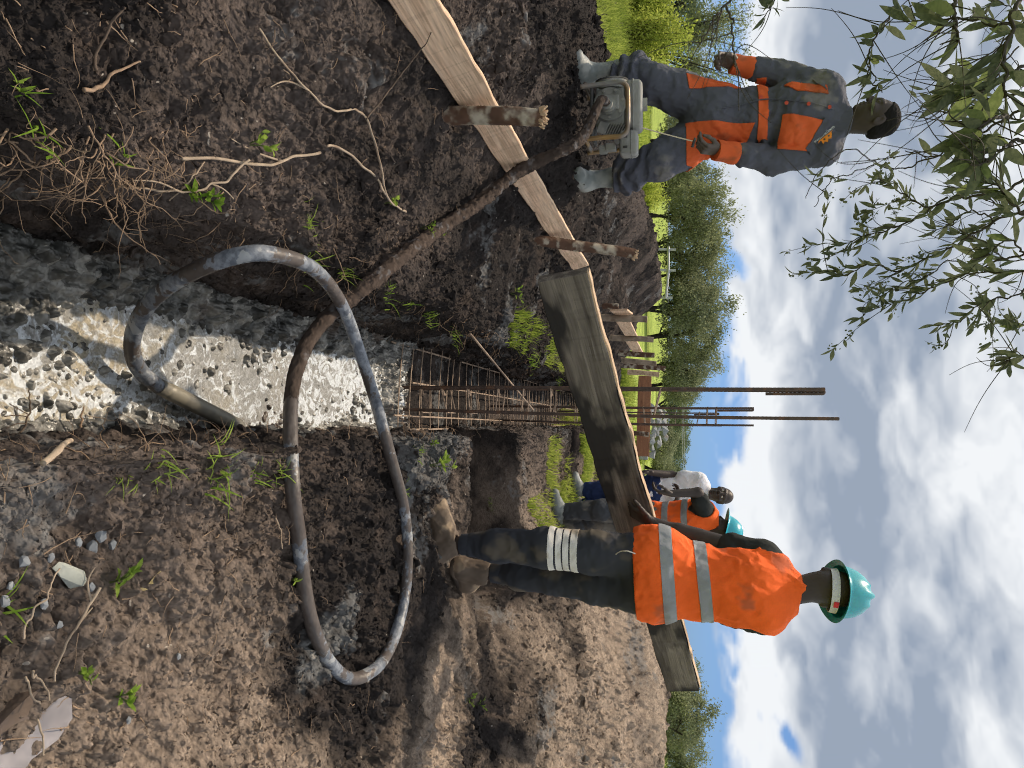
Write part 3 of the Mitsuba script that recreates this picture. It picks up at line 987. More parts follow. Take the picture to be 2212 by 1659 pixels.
def eng(m, x, y, z, R=None):
    """A mesh placed in the engine's own axes (metres from the middle of its base)."""
    M = np.eye(4)
    if R is not None:
        M = R.copy()
    M2 = np.eye(4); M2[:3, :3] = EX; M2[:3, 3] = E0
    m = m.copy(); m.apply_transform(M); m.apply_translation([x, y, z]); m.apply_transform(M2)
    return m


def epart(name, m, mat, parent=vib, smooth=35):
    return put(name, m, mat, parent, smooth=smooth)


def loft(profile, z0, z1, inset=.0, bevel=.012):
    """An upright prism with rounded shoulders from a rounded-rectangle half size."""
    hx, hy, rr = profile
    th = np.linspace(0, 2 * np.pi, 33)[:-1]
    def ring(hx, hy, rr, z):
        pts = []
        for a in th:
            c, s = math.cos(a), math.sin(a)
            pts.append((np.sign(c) * (hx - rr) + rr * c, np.sign(s) * (hy - rr) + rr * s, z))
        return np.array(pts)
    lv = [(z0, -bevel), (z0 + bevel * .4, -bevel * .35), (z0 + bevel, 0), (z1 - bevel, 0), (z1 - bevel * .4, -bevel * .35), (z1, -bevel)]
    rings = np.array([ring(hx + d, hy + d, max(.004, rr + d), z) for z, d in lv])
    n = len(th)
    v = rings.reshape(-1, 3)
    i, j = np.meshgrid(np.arange(len(lv) - 1), np.arange(n), indexing='ij')
    q = np.stack([i * n + j, i * n + (j + 1) % n, (i + 1) * n + (j + 1) % n, (i + 1) * n + j], -1).reshape(-1, 4)
    f = np.vstack([q[:, [0, 1, 2]], q[:, [0, 2, 3]]])
    k = len(lv) - 1
    f = np.vstack([f, [(0, b + 1, b) for b in range(1, n - 1)], [(k * n, k * n + b, k * n + b + 1) for b in range(1, n - 1)]])
    return trimesh.Trimesh(v, f, process=False)


cyl = trimesh.creation.cylinder
RX = trimesh.transformations.rotation_matrix(math.pi / 2, [1, 0, 0])
RY = trimesh.transformations.rotation_matrix(math.pi / 2, [0, 1, 0])
# fuel tank with seam flange and cap
tank = epart('fuel_tank', eng(loft((.125, .10, .035), .165, .255, bevel=.02), -.045, .05, 0), 'tank_grey')
epart('tank_seam', eng(loft((.131, .106, .038), .2045, .2105, bevel=.002), -.045, .05, 0), 'tank_grey', tank)
epart('filler_cap', eng(cyl(radius=.034, height=.026, sections=28), -.055, .05, .266), 'engine_metal', tank)
# air filter box
afb = epart('air_filter', eng(loft((.062, .075, .02), .135, .232, bevel=.016), .152, .02, 0), 'tank_grey')
for dx in (-.026, .026):
    epart('slot', eng(bx((.012, .004, .022), .001), .152 + dx, -.0565, .168), 'engine_dark', afb)
epart('lid', eng(loft((.066, .079, .022), .196, .200, bevel=.0015), .152, .02, 0), 'engine_grey', afb)
# crankcase with side cover, output coupling and bolts
cc = epart('crankcase', eng(loft((.105, .085, .03), .012, .165, bevel=.014), -.04, .045, 0), 'engine_grey')
epart('side_cover', eng(cyl(radius=.083, height=.03, sections=36), -.045, -.05, .088, RX), 'engine_grey', cc)
epart('cover_plate', eng(bx((.075, .02, .075), .004), -.05, -.066, .098), 'engine_metal', cc)
for a in range(7):
    t = a * 2 * math.pi / 7
    epart('bolt', eng(cyl(radius=.007, height=.012, sections=8), -.045 + .07 * math.cos(t), -.068, .088 + .07 * math.sin(t), RX), 'engine_metal', cc)
cp = epart('coupling', eng(cyl(radius=.038, height=.04, sections=28), -.03, -.086, .082, RX), 'engine_metal')
epart('coupling_ring', eng(cyl(radius=.043, height=.010, sections=28), -.03, -.080, .082, RX), 'engine_grey', cp)
epart('coupling_neck', eng(cyl(radius=.029, height=.05, sections=24), -.03, -.118, .080, RX), 'engine_metal', cp)
# tilted cylinder barrel with cooling fins
TL = trimesh.transformations.rotation_matrix(math.radians(28), [0, 1, 0])
barrel = epart('barrel', eng(bx((.075, .075, .11), .01), .082, .02, .108, TL), 'engine_dark')
for i in range(9):
    d = -.05 + i * .0125
    epart('fin', eng(bx((.098, .104, .0036), .0012), .082 + d * math.sin(math.radians(28)), .015, .108 + d * math.cos(math.radians(28)), TL), 'engine_metal', barrel)
hd = epart('cylinder_head', eng(bx((.085, .09, .03), .008), .118, .015, .165, TL), 'engine_grey', barrel)
epart('spark_plug', eng(cyl(radius=.011, height=.04, sections=12), .15, -.035, .125, RX), 'engine_metal', barrel)
epart('plug_cap', eng(cyl(radius=.013, height=.03, sections=12), .15, -.062, .125, RX), 'engine_dark', barrel)
epart('heat_shield', eng(bx((.062, .006, .05), .003), .072, -.052, .05, trimesh.transformations.rotation_matrix(.35, [0, 1, 0])), 'engine_grey')
epart('carburettor', eng(loft((.022, .03, .01), .06, .12, bevel=.006), .168, -.01, 0), 'engine_metal')
epart('float_bowl', eng(cyl(radius=.024, height=.04, sections=20), .178, -.012, .05), 'engine_grey')
# recoil starter drum on the left end
rs = epart('recoil_starter', eng(cyl(radius=.085, height=.045, sections=40), -.155, .02, .095, RY), 'engine_grey')
epart('starter_rim', eng(trimesh.creation.torus(.082, .006, 36, 8), -.178, .02, .095, RY), 'engine_dark', rs)
for a in range(5):
    t = a * 2 * math.pi / 5 + .3
    epart('screw', eng(cyl(radius=.006, height=.01, sections=8), -.18, .02 + .06 * math.cos(t), .095 + .06 * math.sin(t), RY), 'engine_metal', rs)
# tube frame in front, plus the rear one and the skid
def fr(y, x0=-.128, x1=.142, zt=.186):
    pts = []
    k = .045
    pts.append((x0 + .012, y - .01, -.055)); pts.append((x0 + .004, y, .05)); pts.append((x0, y, zt - k))
    for a in np.linspace(0, math.pi / 2, 7)[1:]:
        pts.append((x0 + k * (1 - math.cos(a)), y, zt - k + k * math.sin(a)))
    for a in np.linspace(0, math.pi / 2, 7):
        pts.append((x1 - k + k * math.sin(a), y, zt - k + k * math.cos(a)))
    pts += [(x1, y, .05), (x1 + .008, y - .01, -.055)]
    return smooth_path(np.array(pts), 60)
epart('guard_tube', eng(tube(fr(-.145), .0125, 14), 0, 0, 0), 'frame_tube', smooth=True)
epart('guard_tube', eng(tube(fr(.175, -.15, .15, .15), .0115, 12), 0, 0, 0), 'frame_tube', smooth=True)
for x in (-.13, .15):
    epart('skid', eng(tube(np.array([[x, -.15, -.03], [x, .18, -.03]]), .011, 12), 0, 0, 0), 'frame_tube', smooth=True)
epart('base_plate', eng(bx((.26, .24, .012), .003), .0, .02, -.004), 'engine_dark')

# hose: out of the coupling, down the spoil, across the trench, round on the right bank, back across and down to the poker
C0 = eng(trimesh.Trimesh([[-.03, -.145, .078]], np.zeros((0, 3), int), process=False), 0, 0, 0).vertices[0]
gz = lambda x, y: float(ground_z(x, y))
def on(xd, yd, z):
    """Where the measured ray meets height z."""
    return PZ(xd, yd, z)
rest_end = on(630, 1010, .045)
mud_pts = [C0, C0 + EX[:, 1] * -.06 - [0, 0, .02], P(1262, 290, 3.6), P(1192, 336, 3.5), PX(1128, 366, BX + .03) + [0, 0, .0], on(1052, 425, .20), on(960, 488, .085), on(870, 553, .045), on(806, 606, .022), on(752, 650, -.03),
           on(712, 680, -.055), on(668, 735, -.075), on(640, 800, -.06), on(628, 880, -.02), on(628, 950, .042), rest_end]
rest_ = [G(x, y, .013) for x, y in ((630, 1010), (633, 1062), (644, 1150), (655, 1250), (672, 1340), (700, 1412), (735, 1455), (768, 1466), (805, 1449), (838, 1408), (862, 1345), (876, 1275), (881, 1200), (876, 1122), (864, 1058), (845, 990))]
for _ in range(1):
    for i_ in range(1, len(rest_) - 1):
        rest_[i_] = rest_[i_] * [1, 1, 0] + np.array([0, 0, max(rest_[i_][2], .25 * rest_[i_ - 1][2] + .5 * rest_[i_][2] + .25 * rest_[i_ + 1][2])])
px_ = ((630, 1010), (633, 1062), (644, 1150), (655, 1250), (672, 1340), (700, 1412), (735, 1455), (768, 1466), (805, 1449), (838, 1408), (862, 1345), (876, 1275), (881, 1200), (876, 1122), (864, 1058), (845, 990))
zz_ = np.array([q[2] for q in rest_]); zz_[[0, 1, -1]] = np.maximum(zz_[[0, 1, -1]], .045)
zz_ = np.maximum(zz_, np.convolve(np.pad(zz_, 1, 'edge'), [.25, .5, .25], 'valid'))
rest_ = [on(x, y, z) for (x, y), z in zip(px_, zz_)]
loop_pts = rest_ + [on(826, 920, .035), on(806, 850, -.03), on(782, 776, -.03), on(754, 694, -.02), on(728, 640, .0), on(690, 592, .03), on(648, 565, .045), on(600, 551, .035), on(548, 547, .01), on(480, 561, -.06), on(415, 588, -.16),
            on(350, 628, -.28), on(308, 675, -.37), on(288, 722, -.43), on(287, 766, -.46), on(306, 804, -.475), on(342, 834, -.485)]
pk1 = on(522, 924, -.490)


def hose(pts, r, n, seed, sides=18, lump=.0):
    p = smooth_path(pts, n)
    g2 = np.stack(np.meshgrid(np.linspace(0, n / 9., n), np.arange(sides) * 2 * np.pi / sides, indexing='ij'), -1)
    q = np.stack([g2[..., 0], 1.4 * np.cos(g2[..., 1]), 1.4 * np.sin(g2[..., 1])], -1)
    prof = 1 + lump * 2 * (nfbm(q * 1.6, 4, seed) - .5)
    return tube(p, r, sides, True, prof)


full = smooth_path(np.vstack([mud_pts[:-2], loop_pts[1:]]), 900)
cut_i = int(np.argmin(np.linalg.norm(full - on(628, 905, -.05), axis=1)))


def hose_run(p, r, seed, sides=18, lump=.0, freq=1.6):
    n = len(p)
    g2 = np.stack(np.meshgrid(np.arange(n) / 9., np.arange(sides) * 2 * np.pi / sides, indexing='ij'), -1)
    q = np.stack([g2[..., 0], 1.4 * np.cos(g2[..., 1]), 1.4 * np.sin(g2[..., 1])], -1)
    prof = 1 + np.broadcast_to(lump, (n,))[:, None] * 2 * (nfbm(q * freq, 4, seed) - .42)
    return tube(p, r, sides, True, prof)


mp = full[:cut_i + 1]; u_ = np.linspace(0, 1, len(mp))
put('muddy_hose', hose_run(mp, np.interp(u_, [0, .1, .3, .62, .8, 1], [.0195, .0235, .0255, .0255, .0235, .020]), 3, 22, np.interp(u_, [0, .15, .75, 1], [.35, .65, .55, .12]), 2.4), 'muddy_hose', vib, smooth=True,
    label='soil caked stretch of hose running down the spoil heap')
cp_ = full[cut_i - 1:]; u_ = np.linspace(0, 1, len(cp_))
put('hose', hose_run(cp_, np.interp(u_, [0, .8, .93, 1], [.0198, .0205, .0225, .0225]), 4, 22, np.interp(u_, [0, .2, 1], [.12, .07, .05]), 1.2), 'hose_rubber', vib, smooth=True)
pk0 = on(342, 834, -.485)
ax = unit(pk1 - pk0)
sp = np.array([0, .03, .035, .045, .05, .3, .46, .475, .485, .49]) / .49
rr = np.array([.0235, .0245, .0225, .0225, .026, .0265, .0262, .023, .015, .004])
Lp = np.linalg.norm(pk1 - pk0)
pkp = np.array([pk0 + ax * (q * Lp) for q in np.interp(np.linspace(0, 1, 80), [0, 1], [0, 1])])
put('poker', tube(pkp, np.interp(np.linspace(0, 1, 80), sp, rr), 24), 'poker_steel', vib, smooth=40, label='slurry coated cylindrical steel poker head')
# ------------------------------------------------------------------ people
def skin(name, col):
    def fn(p, n, uv):
        a = fbm(p.x * 22, p.y * 22, p.z * 22, 3)
        return mi.Color3f(*col) * (.75 + .5 * a)
    def bf(p, n, uv):
        return fbm(p.x * 180, p.y * 180, p.z * 180, 2)
    scene[name] = {'type': 'twosided', 'bsdf': {'type': 'bumpmap', 'scale': .0012, 'tex': proc(bf), 'nested': {'type': 'principled', 'base_color': proc(fn), 'roughness': .5, 'specular': .35}}}
    return name


def cloth(name, col, dirt=None, dirt_amt=.3, rough=.9, weave=420.):
    """Woven cloth with soft tone changes, mud stains and a fine weave."""
    def fn(p, n, uv):
        a = fbm(p.x * 7, p.y * 7, p.z * 7, 4)
        c = mi.Color3f(*col) * (.78 + .44 * a) * (.92 + .16 * noise(p.x * weave, p.y * weave, p.z * weave))
        if dirt is not None:
            b = fbm(p.x * 9 + 3, p.y * 9, p.z * 6, 4)
            c = mix(c, mi.Color3f(*dirt), smoothstep(.66 - .3 * dirt_amt, .76 - .16 * dirt_amt, b) * .75)
        return c
    def bf(p, n, uv):
        return noise(p.x * weave, p.y * weave, p.z * weave) + 2.5 * fbm(p.x * 30, p.y * 30, p.z * 24, 3)
    scene[name] = {'type': 'twosided', 'bsdf': {'type': 'bumpmap', 'scale': .0011, 'tex': proc(bf), 'nested': {'type': 'principled', 'base_color': proc(fn), 'roughness': rough, 'specular': .2, 'sheen': .25}}}
    return name


skin('dark_skin', (.047, .034, .029))
skin('dusty_hand', (.105, .082, .068))
cloth('charcoal_jogger', (.040, .043, .052), (.13, .11, .085), .35)
cloth('black_tee', (.028, .031, .031))
cloth('hi_vis_orange', (.88, .135, .024), (.42, .11, .055), .22, .85)
cloth('reflective_grey', (.27, .28, .30), (.2, .18, .17), .2, .55)
cloth('dirty_white', (.62, .60, .56), (.33, .26, .18), .45)
cloth('overall_grey', (.085, .089, .112), (.19, .18, .17), .25)
cloth('overall_orange', (.62, .115, .035), (.30, .09, .04), .25)
cloth('white_tee', (.78, .78, .82))
cloth('blue_jean', (.02, .035, .10))
cloth('muddy_jean', (.055, .06, .068), (.20, .185, .16), .6)
flat('rubber_boot', (.17, .19, .185), .6, .35, var=.3, scale=18, dirt=(.36, .37, .35), dirt_amt=.55)
flat('leather_shoe', (.12, .090, .066), .7, .3, var=.4, scale=25, dirt=(.40, .30, .20), dirt_amt=.38, bump=.003)
flat('shoe_sole', (.06, .048, .04), .9, .2, dirt=(.20, .15, .11), dirt_amt=.5)
flat('teal_plastic', (.008, .33, .43), .28, .5, var=.08, scale=10, dirt=(.08, .36, .38), dirt_amt=.2, coat=.7)
flat('strap_white', (.62, .62, .66), .6, .3, var=.1, dirt=(.5, .45, .42), dirt_amt=.2)
flat('print_red', (.65, .04, .05), .6, .3, var=.1)
flat('print_orange', (.80, .27, .03), .7, .3, var=.1)
flat('print_white', (.75, .76, .8), .7, .3, var=.05)
flat('button_red', (.55, .08, .05), .5, .4, var=.1)
flat('eye_white', (.6, .57, .52), .3, .5, var=.05)
flat('hair_black', (.012, .011, .011), .9, .2, var=.4, scale=90, bump=.006, bscale=160)
flat('pull_cord', (.55, .47, .33), .9, .2, var=.2, scale=60)


def folds(scale=1.0, seed=0, amp=.007, aniso=(11, 11, 5.5)):
    a = np.array(aniso) * scale
    def fn(g):
        w = nfbm(g * 4.0 + 5 + seed, 2, seed + 1) - .5
        n = nfbm(g * a + w[:, None] * 2.2, 3, seed)
        r = 1 - np.abs(2 * n - 1) * 2.2
        return -amp * r
    return fn


def unite(parts):
    """One closed skin from overlapping closed meshes."""
    import manifold3d as m3
    try:
        ms = []
        for p in parts:
            p = trimesh.Trimesh(p.vertices, p.faces, process=True)
            m = m3.Manifold(m3.Mesh(np.asarray(p.vertices, np.float32), np.asarray(p.faces, np.uint32)))
            if m.status() != m3.Error.NoError:
                raise ValueError(m.status())
            ms.append(m)
        out = ms[0]
        for m in ms[1:]:
            out = out + m
        mm = out.to_mesh()
        return trimesh.Trimesh(np.array(mm.vert_properties[:, :3]), np.array(mm.tri_verts), process=False)
    except Exception:
        return cat(parts)


def head_mesh(c, f, u, s=1.0, h=.0048, neck=None, ears=True):
    """A head looking along f with its crown along u; c is the point between the ears at eye height."""
    u = unit(u); f = np.asarray(f, float); f = unit(f - u * (f @ u)); r = np.cross(f, u)
    R = np.stack([r, f, u], 1)
    at = lambda x, y, z: c + s * (r * x + f * y + u * z)
    lo, hi = c - .2 * s, c + .19 * s
    if neck is not None:
        lo, hi = np.minimum(lo, neck - .08), np.maximum(hi, neck + .08)
    b = Blob(lo, hi, h)
    E = lambda x, y, z, rx, ry, rz, k=.02, mode='add': b.ell(at(x, y, z), np.array([rx, ry, rz]) * s, R, k * s, mode)
    E(0, -.012, .035, .074, .095, .082)
    E(0, .015, .0, .066, .080, .075, .03)
    E(0, .032, -.060, .050, .058, .050, .035)
    E(0, .074, -.098, .024, .020, .016, .025)
    for q in (-1, 1):
        E(q * .045, .062, -.020, .022, .022, .018, .02)              # cheekbones
        b.cone(at(q * .012, .088, .030), at(q * .046, .074, .030), .011 * s, .008 * s, .016 * s)
        E(q * .031, .097, .006, .019, .016, .012, .010, 'sub')
        E(q * .031, .077, .006, .0145, .0135, .0135, .004)
        E(q * .031, .081, .0125, .0165, .0135, .006, .004)           # lids
        E(q * .015, .104, -.034, .010, .012, .009, .008)
        if ears:
            RE = np.stack([unit(r * q + f * -.35), unit(f + r * q * .35), u], 1)
            b.ell(at(q * .078, -.008, -.004), np.array([.009, .021, .034]) * s, RE, .010 * s)
            b.ell(at(q * .087, .0, -.002), np.array([.007, .011, .019]) * s, RE, .006 * s, 'sub')
    b.cone(at(0, .090, .022), at(0, .114, -.026), .009 * s, .013 * s, .012 * s)
    E(0, .092, -.058, .026, .013, .009, .007)
    E(0, .089, -.074, .023, .013, .010, .007)
    b.cone(at(-.022, .108, -.066), at(.022, .108, -.066), .0045 * s, .0045 * s, .004 * s, 'sub')
    if neck is not None:
        b.cone(at(0, -.022, -.045), neck, .057 * s, .062 * s, .04 * s)
    return b.mesh(), at, R


def hand_mesh(wrist, d, n, th, curl, thumb, s=1.0, h=.0032, forearm=None):
    """A hand: d runs along the palm, n is the way the palm faces, th the thumb's side; curl: bends of the four fingers, each (base, mid, tip)."""
    d = unit(d); n = np.asarray(n, float); n = unit(n - d * (n @ d)); t = np.cross(d, n); t = t if t @ np.asarray(th) > 0 else -t
    c = wrist + d * .05 * s
    b = Blob(wrist - .16 * s - .02, wrist + .22 * s, h)
    R = np.stack([d, t, n], 1)
    b.box(wrist + d * .052 * s, np.array([.047, .040, .0125]) * s, R, .012 * s, .012 * s)
    b.ell(wrist + d * .04 * s + t * .022 * s + n * .008 * s, np.array([.036, .017, .014]) * s, R, .012 * s)
    b.cone(wrist - d * .03 * s, wrist + d * .03 * s, .026 * s, .025 * s, .02 * s, flat=(n, .78))
    if forearm is not None:
        b.cone(forearm, wrist - d * .01, .033 * s, .0265 * s, .02 * s, flat=(n, .85))
    lens = ((.044, .026, .021), (.048, .030, .022), (.044, .028, .021), (.034, .021, .019))
    for i in range(4):
        o = wrist + d * (.096, .099, .095, .088)[i] * s + t * (.030, .010, -.010, -.029)[i] * s
        a = 0.
        sp = (.10, .03, -.04, -.13)[i]
        dd = unit(d + t * sp)
        b.cone(o - dd * .03 * s, o, .0105 * s, .0098 * s, .008 * s)
        for j in range(3):
            a += curl[i][j]
            e = o + s * lens[i][j] * (dd * math.cos(a) + n * math.sin(a))
            b.cone(o, e, (.0096, .0088, .0080)[j] * s, (.0090, .0080, .0066)[j] * s, .004 * s)
            o = e
    o = wrist + d * .026 * s + t * .030 * s + n * .006 * s
    for j, (L, r0, r1) in enumerate(((.044, .0135, .0112), (.034, .0112, .0095), (.027, .0100, .0076))):
        v = unit(d * thumb[j][0] + t * thumb[j][1] + n * thumb[j][2])
        e = o + v * L * s
        b.cone(o, e, r0 * s, r1 * s, .007 * s)
        o = e
    return b.mesh()


def boot_mesh(ank, toe, up_h, s=1.0, r=.05, h=.006):
    """Rubber boot: shaft from the ankle up by up_h (a vector), foot towards toe."""
    f = unit((toe - ank) * [1, 1, 0])
    sole = min(ank[2] - .075, toe[2])
    heel = np.array([ank[0], ank[1], sole + .05]) - f * .04
    tip = np.array([ank[0], ank[1], sole + .045]) + f * .185
    lo = np.minimum.reduce([ank, tip, heel, ank + up_h]) - .12; hi = np.maximum.reduce([ank, tip, heel, ank + up_h]) + .12
    b = Blob(lo, hi, h)
    b.chain([ank + up_h, ank + up_h * .5, ank, heel], [r * 1.08, r * 1.0, r * .92, .046], .03)
    b.chain([heel, heel + f * .11, tip], [.046, .048, .041], .03, flat=(np.array([0, 0, 1.]), .9))
    b.cone(ank - [0, 0, .01], heel + f * .13, .05, .042, .05)
    b.cone(ank + up_h * .98, ank + up_h * 1.0, r * 1.16, r * 1.16, .01)
    b.cut(np.array([0, 0, sole]), [0, 0, -1])
    b.cut(ank + up_h, up_h)
    so = Blob(lo, hi, h)
    so.chain([heel - [0, 0, .022], tip - [0, 0, .018]], [.05, .047], .02)
    so.cut(np.array([0, 0, sole + .022]), [0, 0, 1]).cut(np.array([0, 0, sole - .004]), [0, 0, -1])
    return b.displace(folds(1.4, 5, .003)).mesh(), so.mesh()


def helmet(parent, c, f, u, s=1.0, strap=True):
    """A safety helmet: shell with crest and brim, inner headband. c: middle of the rim plane."""
    u = unit(u); f = np.asarray(f, float); f = unit(f - u * (f @ u)); r = np.cross(f, u)
    R = np.stack([r, f, u], 1)
    at = lambda x, y, z: c + s * (r * x + f * y + u * z)
    na = 72
    th = np.arange(na) * 2 * np.pi / na
    prof = [(.002, .1230), (.2, .1222), (.4, .1180), (.58, .1090), (.74, .0930), (.87, .0680), (.95, .040), (.985, .018), (1.0, .006), (1.06, .0035), (1.15, .0), (1.24, -.0045), (1.26, -.0065), (1.24, -.0078), (1.12, -.003), (.99, -.0), (.965, .004), (.93, .036), (.84, .066), (.70, .090), (.5, .108), (.25, .115), (.002, .117)]
    V = []
    for i, (q, z) in enumerate(prof):
        rx, ry = .112 * min(q, 1) + .020 * max(0, q - 1) / .26, .138 * min(q, 1) + .024 * max(0, q - 1) / .26
        x, y = rx * np.sin(th), ry * np.cos(th)
        if q > 1:
            y = y + np.where(np.cos(th) > 0, .036 * np.cos(th) ** 2, 0) * (q - 1) / .26
        zz = np.full(na, z)
        if i < 8 and q < .99:
            crest = .0150 * np.exp(-(x / .013) ** 4) + .0065 * (np.exp(-((np.abs(x) - .044) / .008) ** 2))
            zz = zz + crest * sstep(.118, .085, np.abs(y)) * (1 if q < .8 else .5)
        if q > 1:
            zz = zz - .012 * (np.cos(th) > 0) * np.cos(th) ** 2 * (q - 1) / .26
        V.append(np.array([at(x[k], y[k], zz[k]) for k in range(na)]))
    V = np.vstack(V); m_ = len(prof)
    i, j = np.meshgrid(np.arange(m_ - 1), np.arange(na), indexing='ij')
    qd = np.stack([i * na + j, (i + 1) * na + j, (i + 1) * na + (j + 1) % na, i * na + (j + 1) % na], -1).reshape(-1, 4)
    k = put('helmet', trimesh.Trimesh(V, np.vstack([qd[:, [0, 1, 2]], qd[:, [0, 2, 3]]]), process=False), 'teal_plastic', parent, smooth=True)
    if strap:
        th = np.linspace(-2.5, 2.5, 60)
        ring = np.array([at(.094 * math.sin(a), -.114 * math.cos(a), -.006 - .022 * math.cos(a)) for a in th])
        low = np.array([at(.090 * math.sin(a), -.110 * math.cos(a), -.034 - .026 * math.cos(a)) for a in th])
        v = np.vstack([ring, low, ring + (c - ring) * .03, low + (c - low) * .03])
        n = len(th); f2 = []
        for i in range(n - 1):
            f2 += [(i, i + 1, n + i + 1), (i, n + i + 1, n + i), (2 * n + i, 3 * n + i + 1, 2 * n + i + 1), (2 * n + i, 3 * n + i, 3 * n + i + 1),
                   (i, 2 * n + i, 2 * n + i + 1), (i, 2 * n + i + 1, i + 1), (n + i, n + i + 1, 3 * n + i + 1), (n + i, 3 * n + i + 1, 3 * n + i)]
        put('headband', trimesh.Trimesh(v, np.array(f2), process=False), 'strap_white', k, smooth=40, label='white plastic headband with a small red mark')
        a = .62
        o = at(.0945 * math.sin(a), -.1145 * math.cos(a), -.036)
        nn = unit(o - c); nn = unit(nn - u * (nn @ u)); tt = np.cross(u, nn)
        put('red_mark', moved(bx((.026, .020, .003), .001), basis(tt, u, nn, o + nn * .002)), 'print_red', k)
    return k


def torso(b, J, g=0., w=1.0, k=.05, dep=1.0):
    """Pelvis, belly, chest and shoulders around the joints; g: extra thickness for clothes."""
    r = unit((J['RS'] - J['LS']) * [1, 1, .0]); up = unit(J['neck'] - J['pel']); f = unit(np.cross(up, r)); r = np.cross(f, up)
    R = np.stack([r, f, up], 1)
    b.ell(J['pel'], [.150 * w + g, .112 * dep + g, .115 + g], R, k)
    wa = J['pel'] * .52 + J['chest'] * .48
    b.ell(wa, [.138 * w + g, .100 * dep + g, .17], R, k)
    b.ell(J['chest'], [.158 * w + g, .112 * dep + g, .165 + g * .5], R, k)
    b.cone(J['LS'], J['RS'], .052 + g, .052 + g, k)
    nb = J['neck']
    for q in ('LS', 'RS'):
        b.cone(nb, J[q], .050 + g * .7, .048 + g, k)
    return R


def limits(pts, m):
    pts = np.array(pts)
    return pts.min(0) - m, pts.max(0) + m


# ================================================================== front worker in the orange vest, carrying the timber
A = thing('person', 'worker seen from behind in orange vest and teal hard hat, carrying the long timber', 'person')
J = {'LA': P(992, 1176, 3.24), 'LK': P(1178, 1183, 3.20), 'LH': P(1392, 1204, 3.29), 'RA': P(1058, 1237, 3.44), 'RK': P(1200, 1247, 3.41), 'RH': P(1392, 1274, 3.33),
     'pel': P(1410, 1240, 3.31), 'chest': P(1610, 1270, 3.33), 'neck': P(1708, 1278, 3.35), 'LS': P(1648, 1208, 3.40), 'RS': P(1650, 1326, 3.28),
     'LE': P(1508, 1168, 3.47), 'LW': P(1404, 1128, 3.475), 'RE': P(1500, 1306, 3.42), 'RW': P(1425, 1275, 3.60)}
fA = unit(np.cross([0, 0, 1.0], J['RS'] - J['LS'])); rA = unit((J['RS'] - J['LS']) * [1, 1, 0])
upA = unit(J['neck'] - J['pel'])
hc = P(1792, 1270, 3.38)
hd_m, hat, hR = head_mesh(hc, unit(fA + np.array([-.35, .0, -.12])), unit(upA * .6 + [0, 0, .4]) + fA * .10, .96, neck=J['neck'] - [0, 0, .02])
bb = Blob(*limits(list(J.values()), .16), .009)
torso(bb, J, -.012)
bb.chain([J['LS'], J['LE'], J['LW']], [.050, .042, .0285], .02).chain([J['RS'], J['RE'], J['RW']], [.047, .037, .0265], .02)
bb.cone(J['LS'] * .45 + J['LE'] * .55, J['LE'] * .62 + J['LW'] * .38, .049, .042, .03)
for q in 'LR':
    bb.chain([J[q + 'H'], J[q + 'K'], J[q + 'A']], [.075, .052, .036], .03)
# the gripping left hand: thumb on the near face, fingers under the lower edge
Tn = -np.cross(tdir, BEAM_UP); Tn = Tn if Tn[1] < 0 else -Tn           # towards the camera
hw = J['LW']
lh = hand_mesh(hw, unit(P(1352, 1096, 3.49) - hw), unit(-Tn + BEAM_UP * .9), BEAM_UP - tdir * .4, [(.5, .9, .5), (.55, .95, .6), (.6, 1.0, .6), (.65, 1.0, .6)],
               [(.55, .75, -.15), (.75, .6, .05), (.85, .45, .15)], .98, forearm=J['LE'] * .45 + J['LW'] * .55)
rh = hand_mesh(J['RW'], unit(np.array([-.35, .8, .05])), [0, .1, 1.0], [1, 0, 0], [(.5, .9, .5)] * 4, [(.6, .6, .5), (.7, .4, .6), (.6, .2, .8)], .98)
put('body', unite([bb.mesh(), hd_m, lh, rh]), 'dark_skin', A, smooth=True)
# jogging trousers
tr = Blob(*limits([J[k] for k in ('LA', 'LK', 'LH', 'RA', 'RK', 'RH', 'pel')], .17), .0065)
R_ = R3(rA, fA)
tr.ell(J['pel'] - [0, 0, .01], [.165, .122, .13], R_, .05)
tr.chain([J['LH'] - [0, 0, .03], J['LH'] * .5 + J['LK'] * .5, J['LK'], J['LK'] * .45 + J['LA'] * .55, J['LA'] + [0, 0, .06]], [.088, .084, .076, .063, .047], .035)
tr.chain([J['RH'], J['RH'] * .5 + J['RK'] * .5, J['RK'], J['RK'] * .45 + J['RA'] * .55, J['RA'] + [0, 0, .06]], [.104, .086, .070, .062, .045], .03)
for q in 'LR':
    tr.ell(J[q + 'H'] - fA * .045 - [0, 0, .03], [.076, .066, .085], R_, .03)
tr.displace(folds(1.0, 3, .008, (9, 9, 16)))
for q in 'LR':
    a = J[q + 'A'] + [0, 0, .055]
tr.cut(np.array([0, 0, J['pel'][2] + .015]), [0, 0, 1])
trm = tr.mesh()
trk = put('trousers', trm, 'charcoal_jogger', A, smooth=True)
mid = (J['LK'] + J['RK']) / 2 + (J['LH'] + J['RH']) * 0
for x0, x1 in ((1188, 1200), (1204, 1216), (1219, 1231), (1234.5, 1249)):
    z0, z1 = P(x0, 1185, 3.2)[2], P(x1, 1185, 3.2)[2]
    m = patch(trm, [(np.array([0, 0, z0]), [0, 0, 1.0]), (np.array([0, 0, z1]), [0, 0, -1.0]), (P(1220, 1220.5, 3.32), J['LK'] - J['RK'])], .003, .004)
    if m is not None:
        put('stripe', m, 'dirty_white', trk, smooth=60)
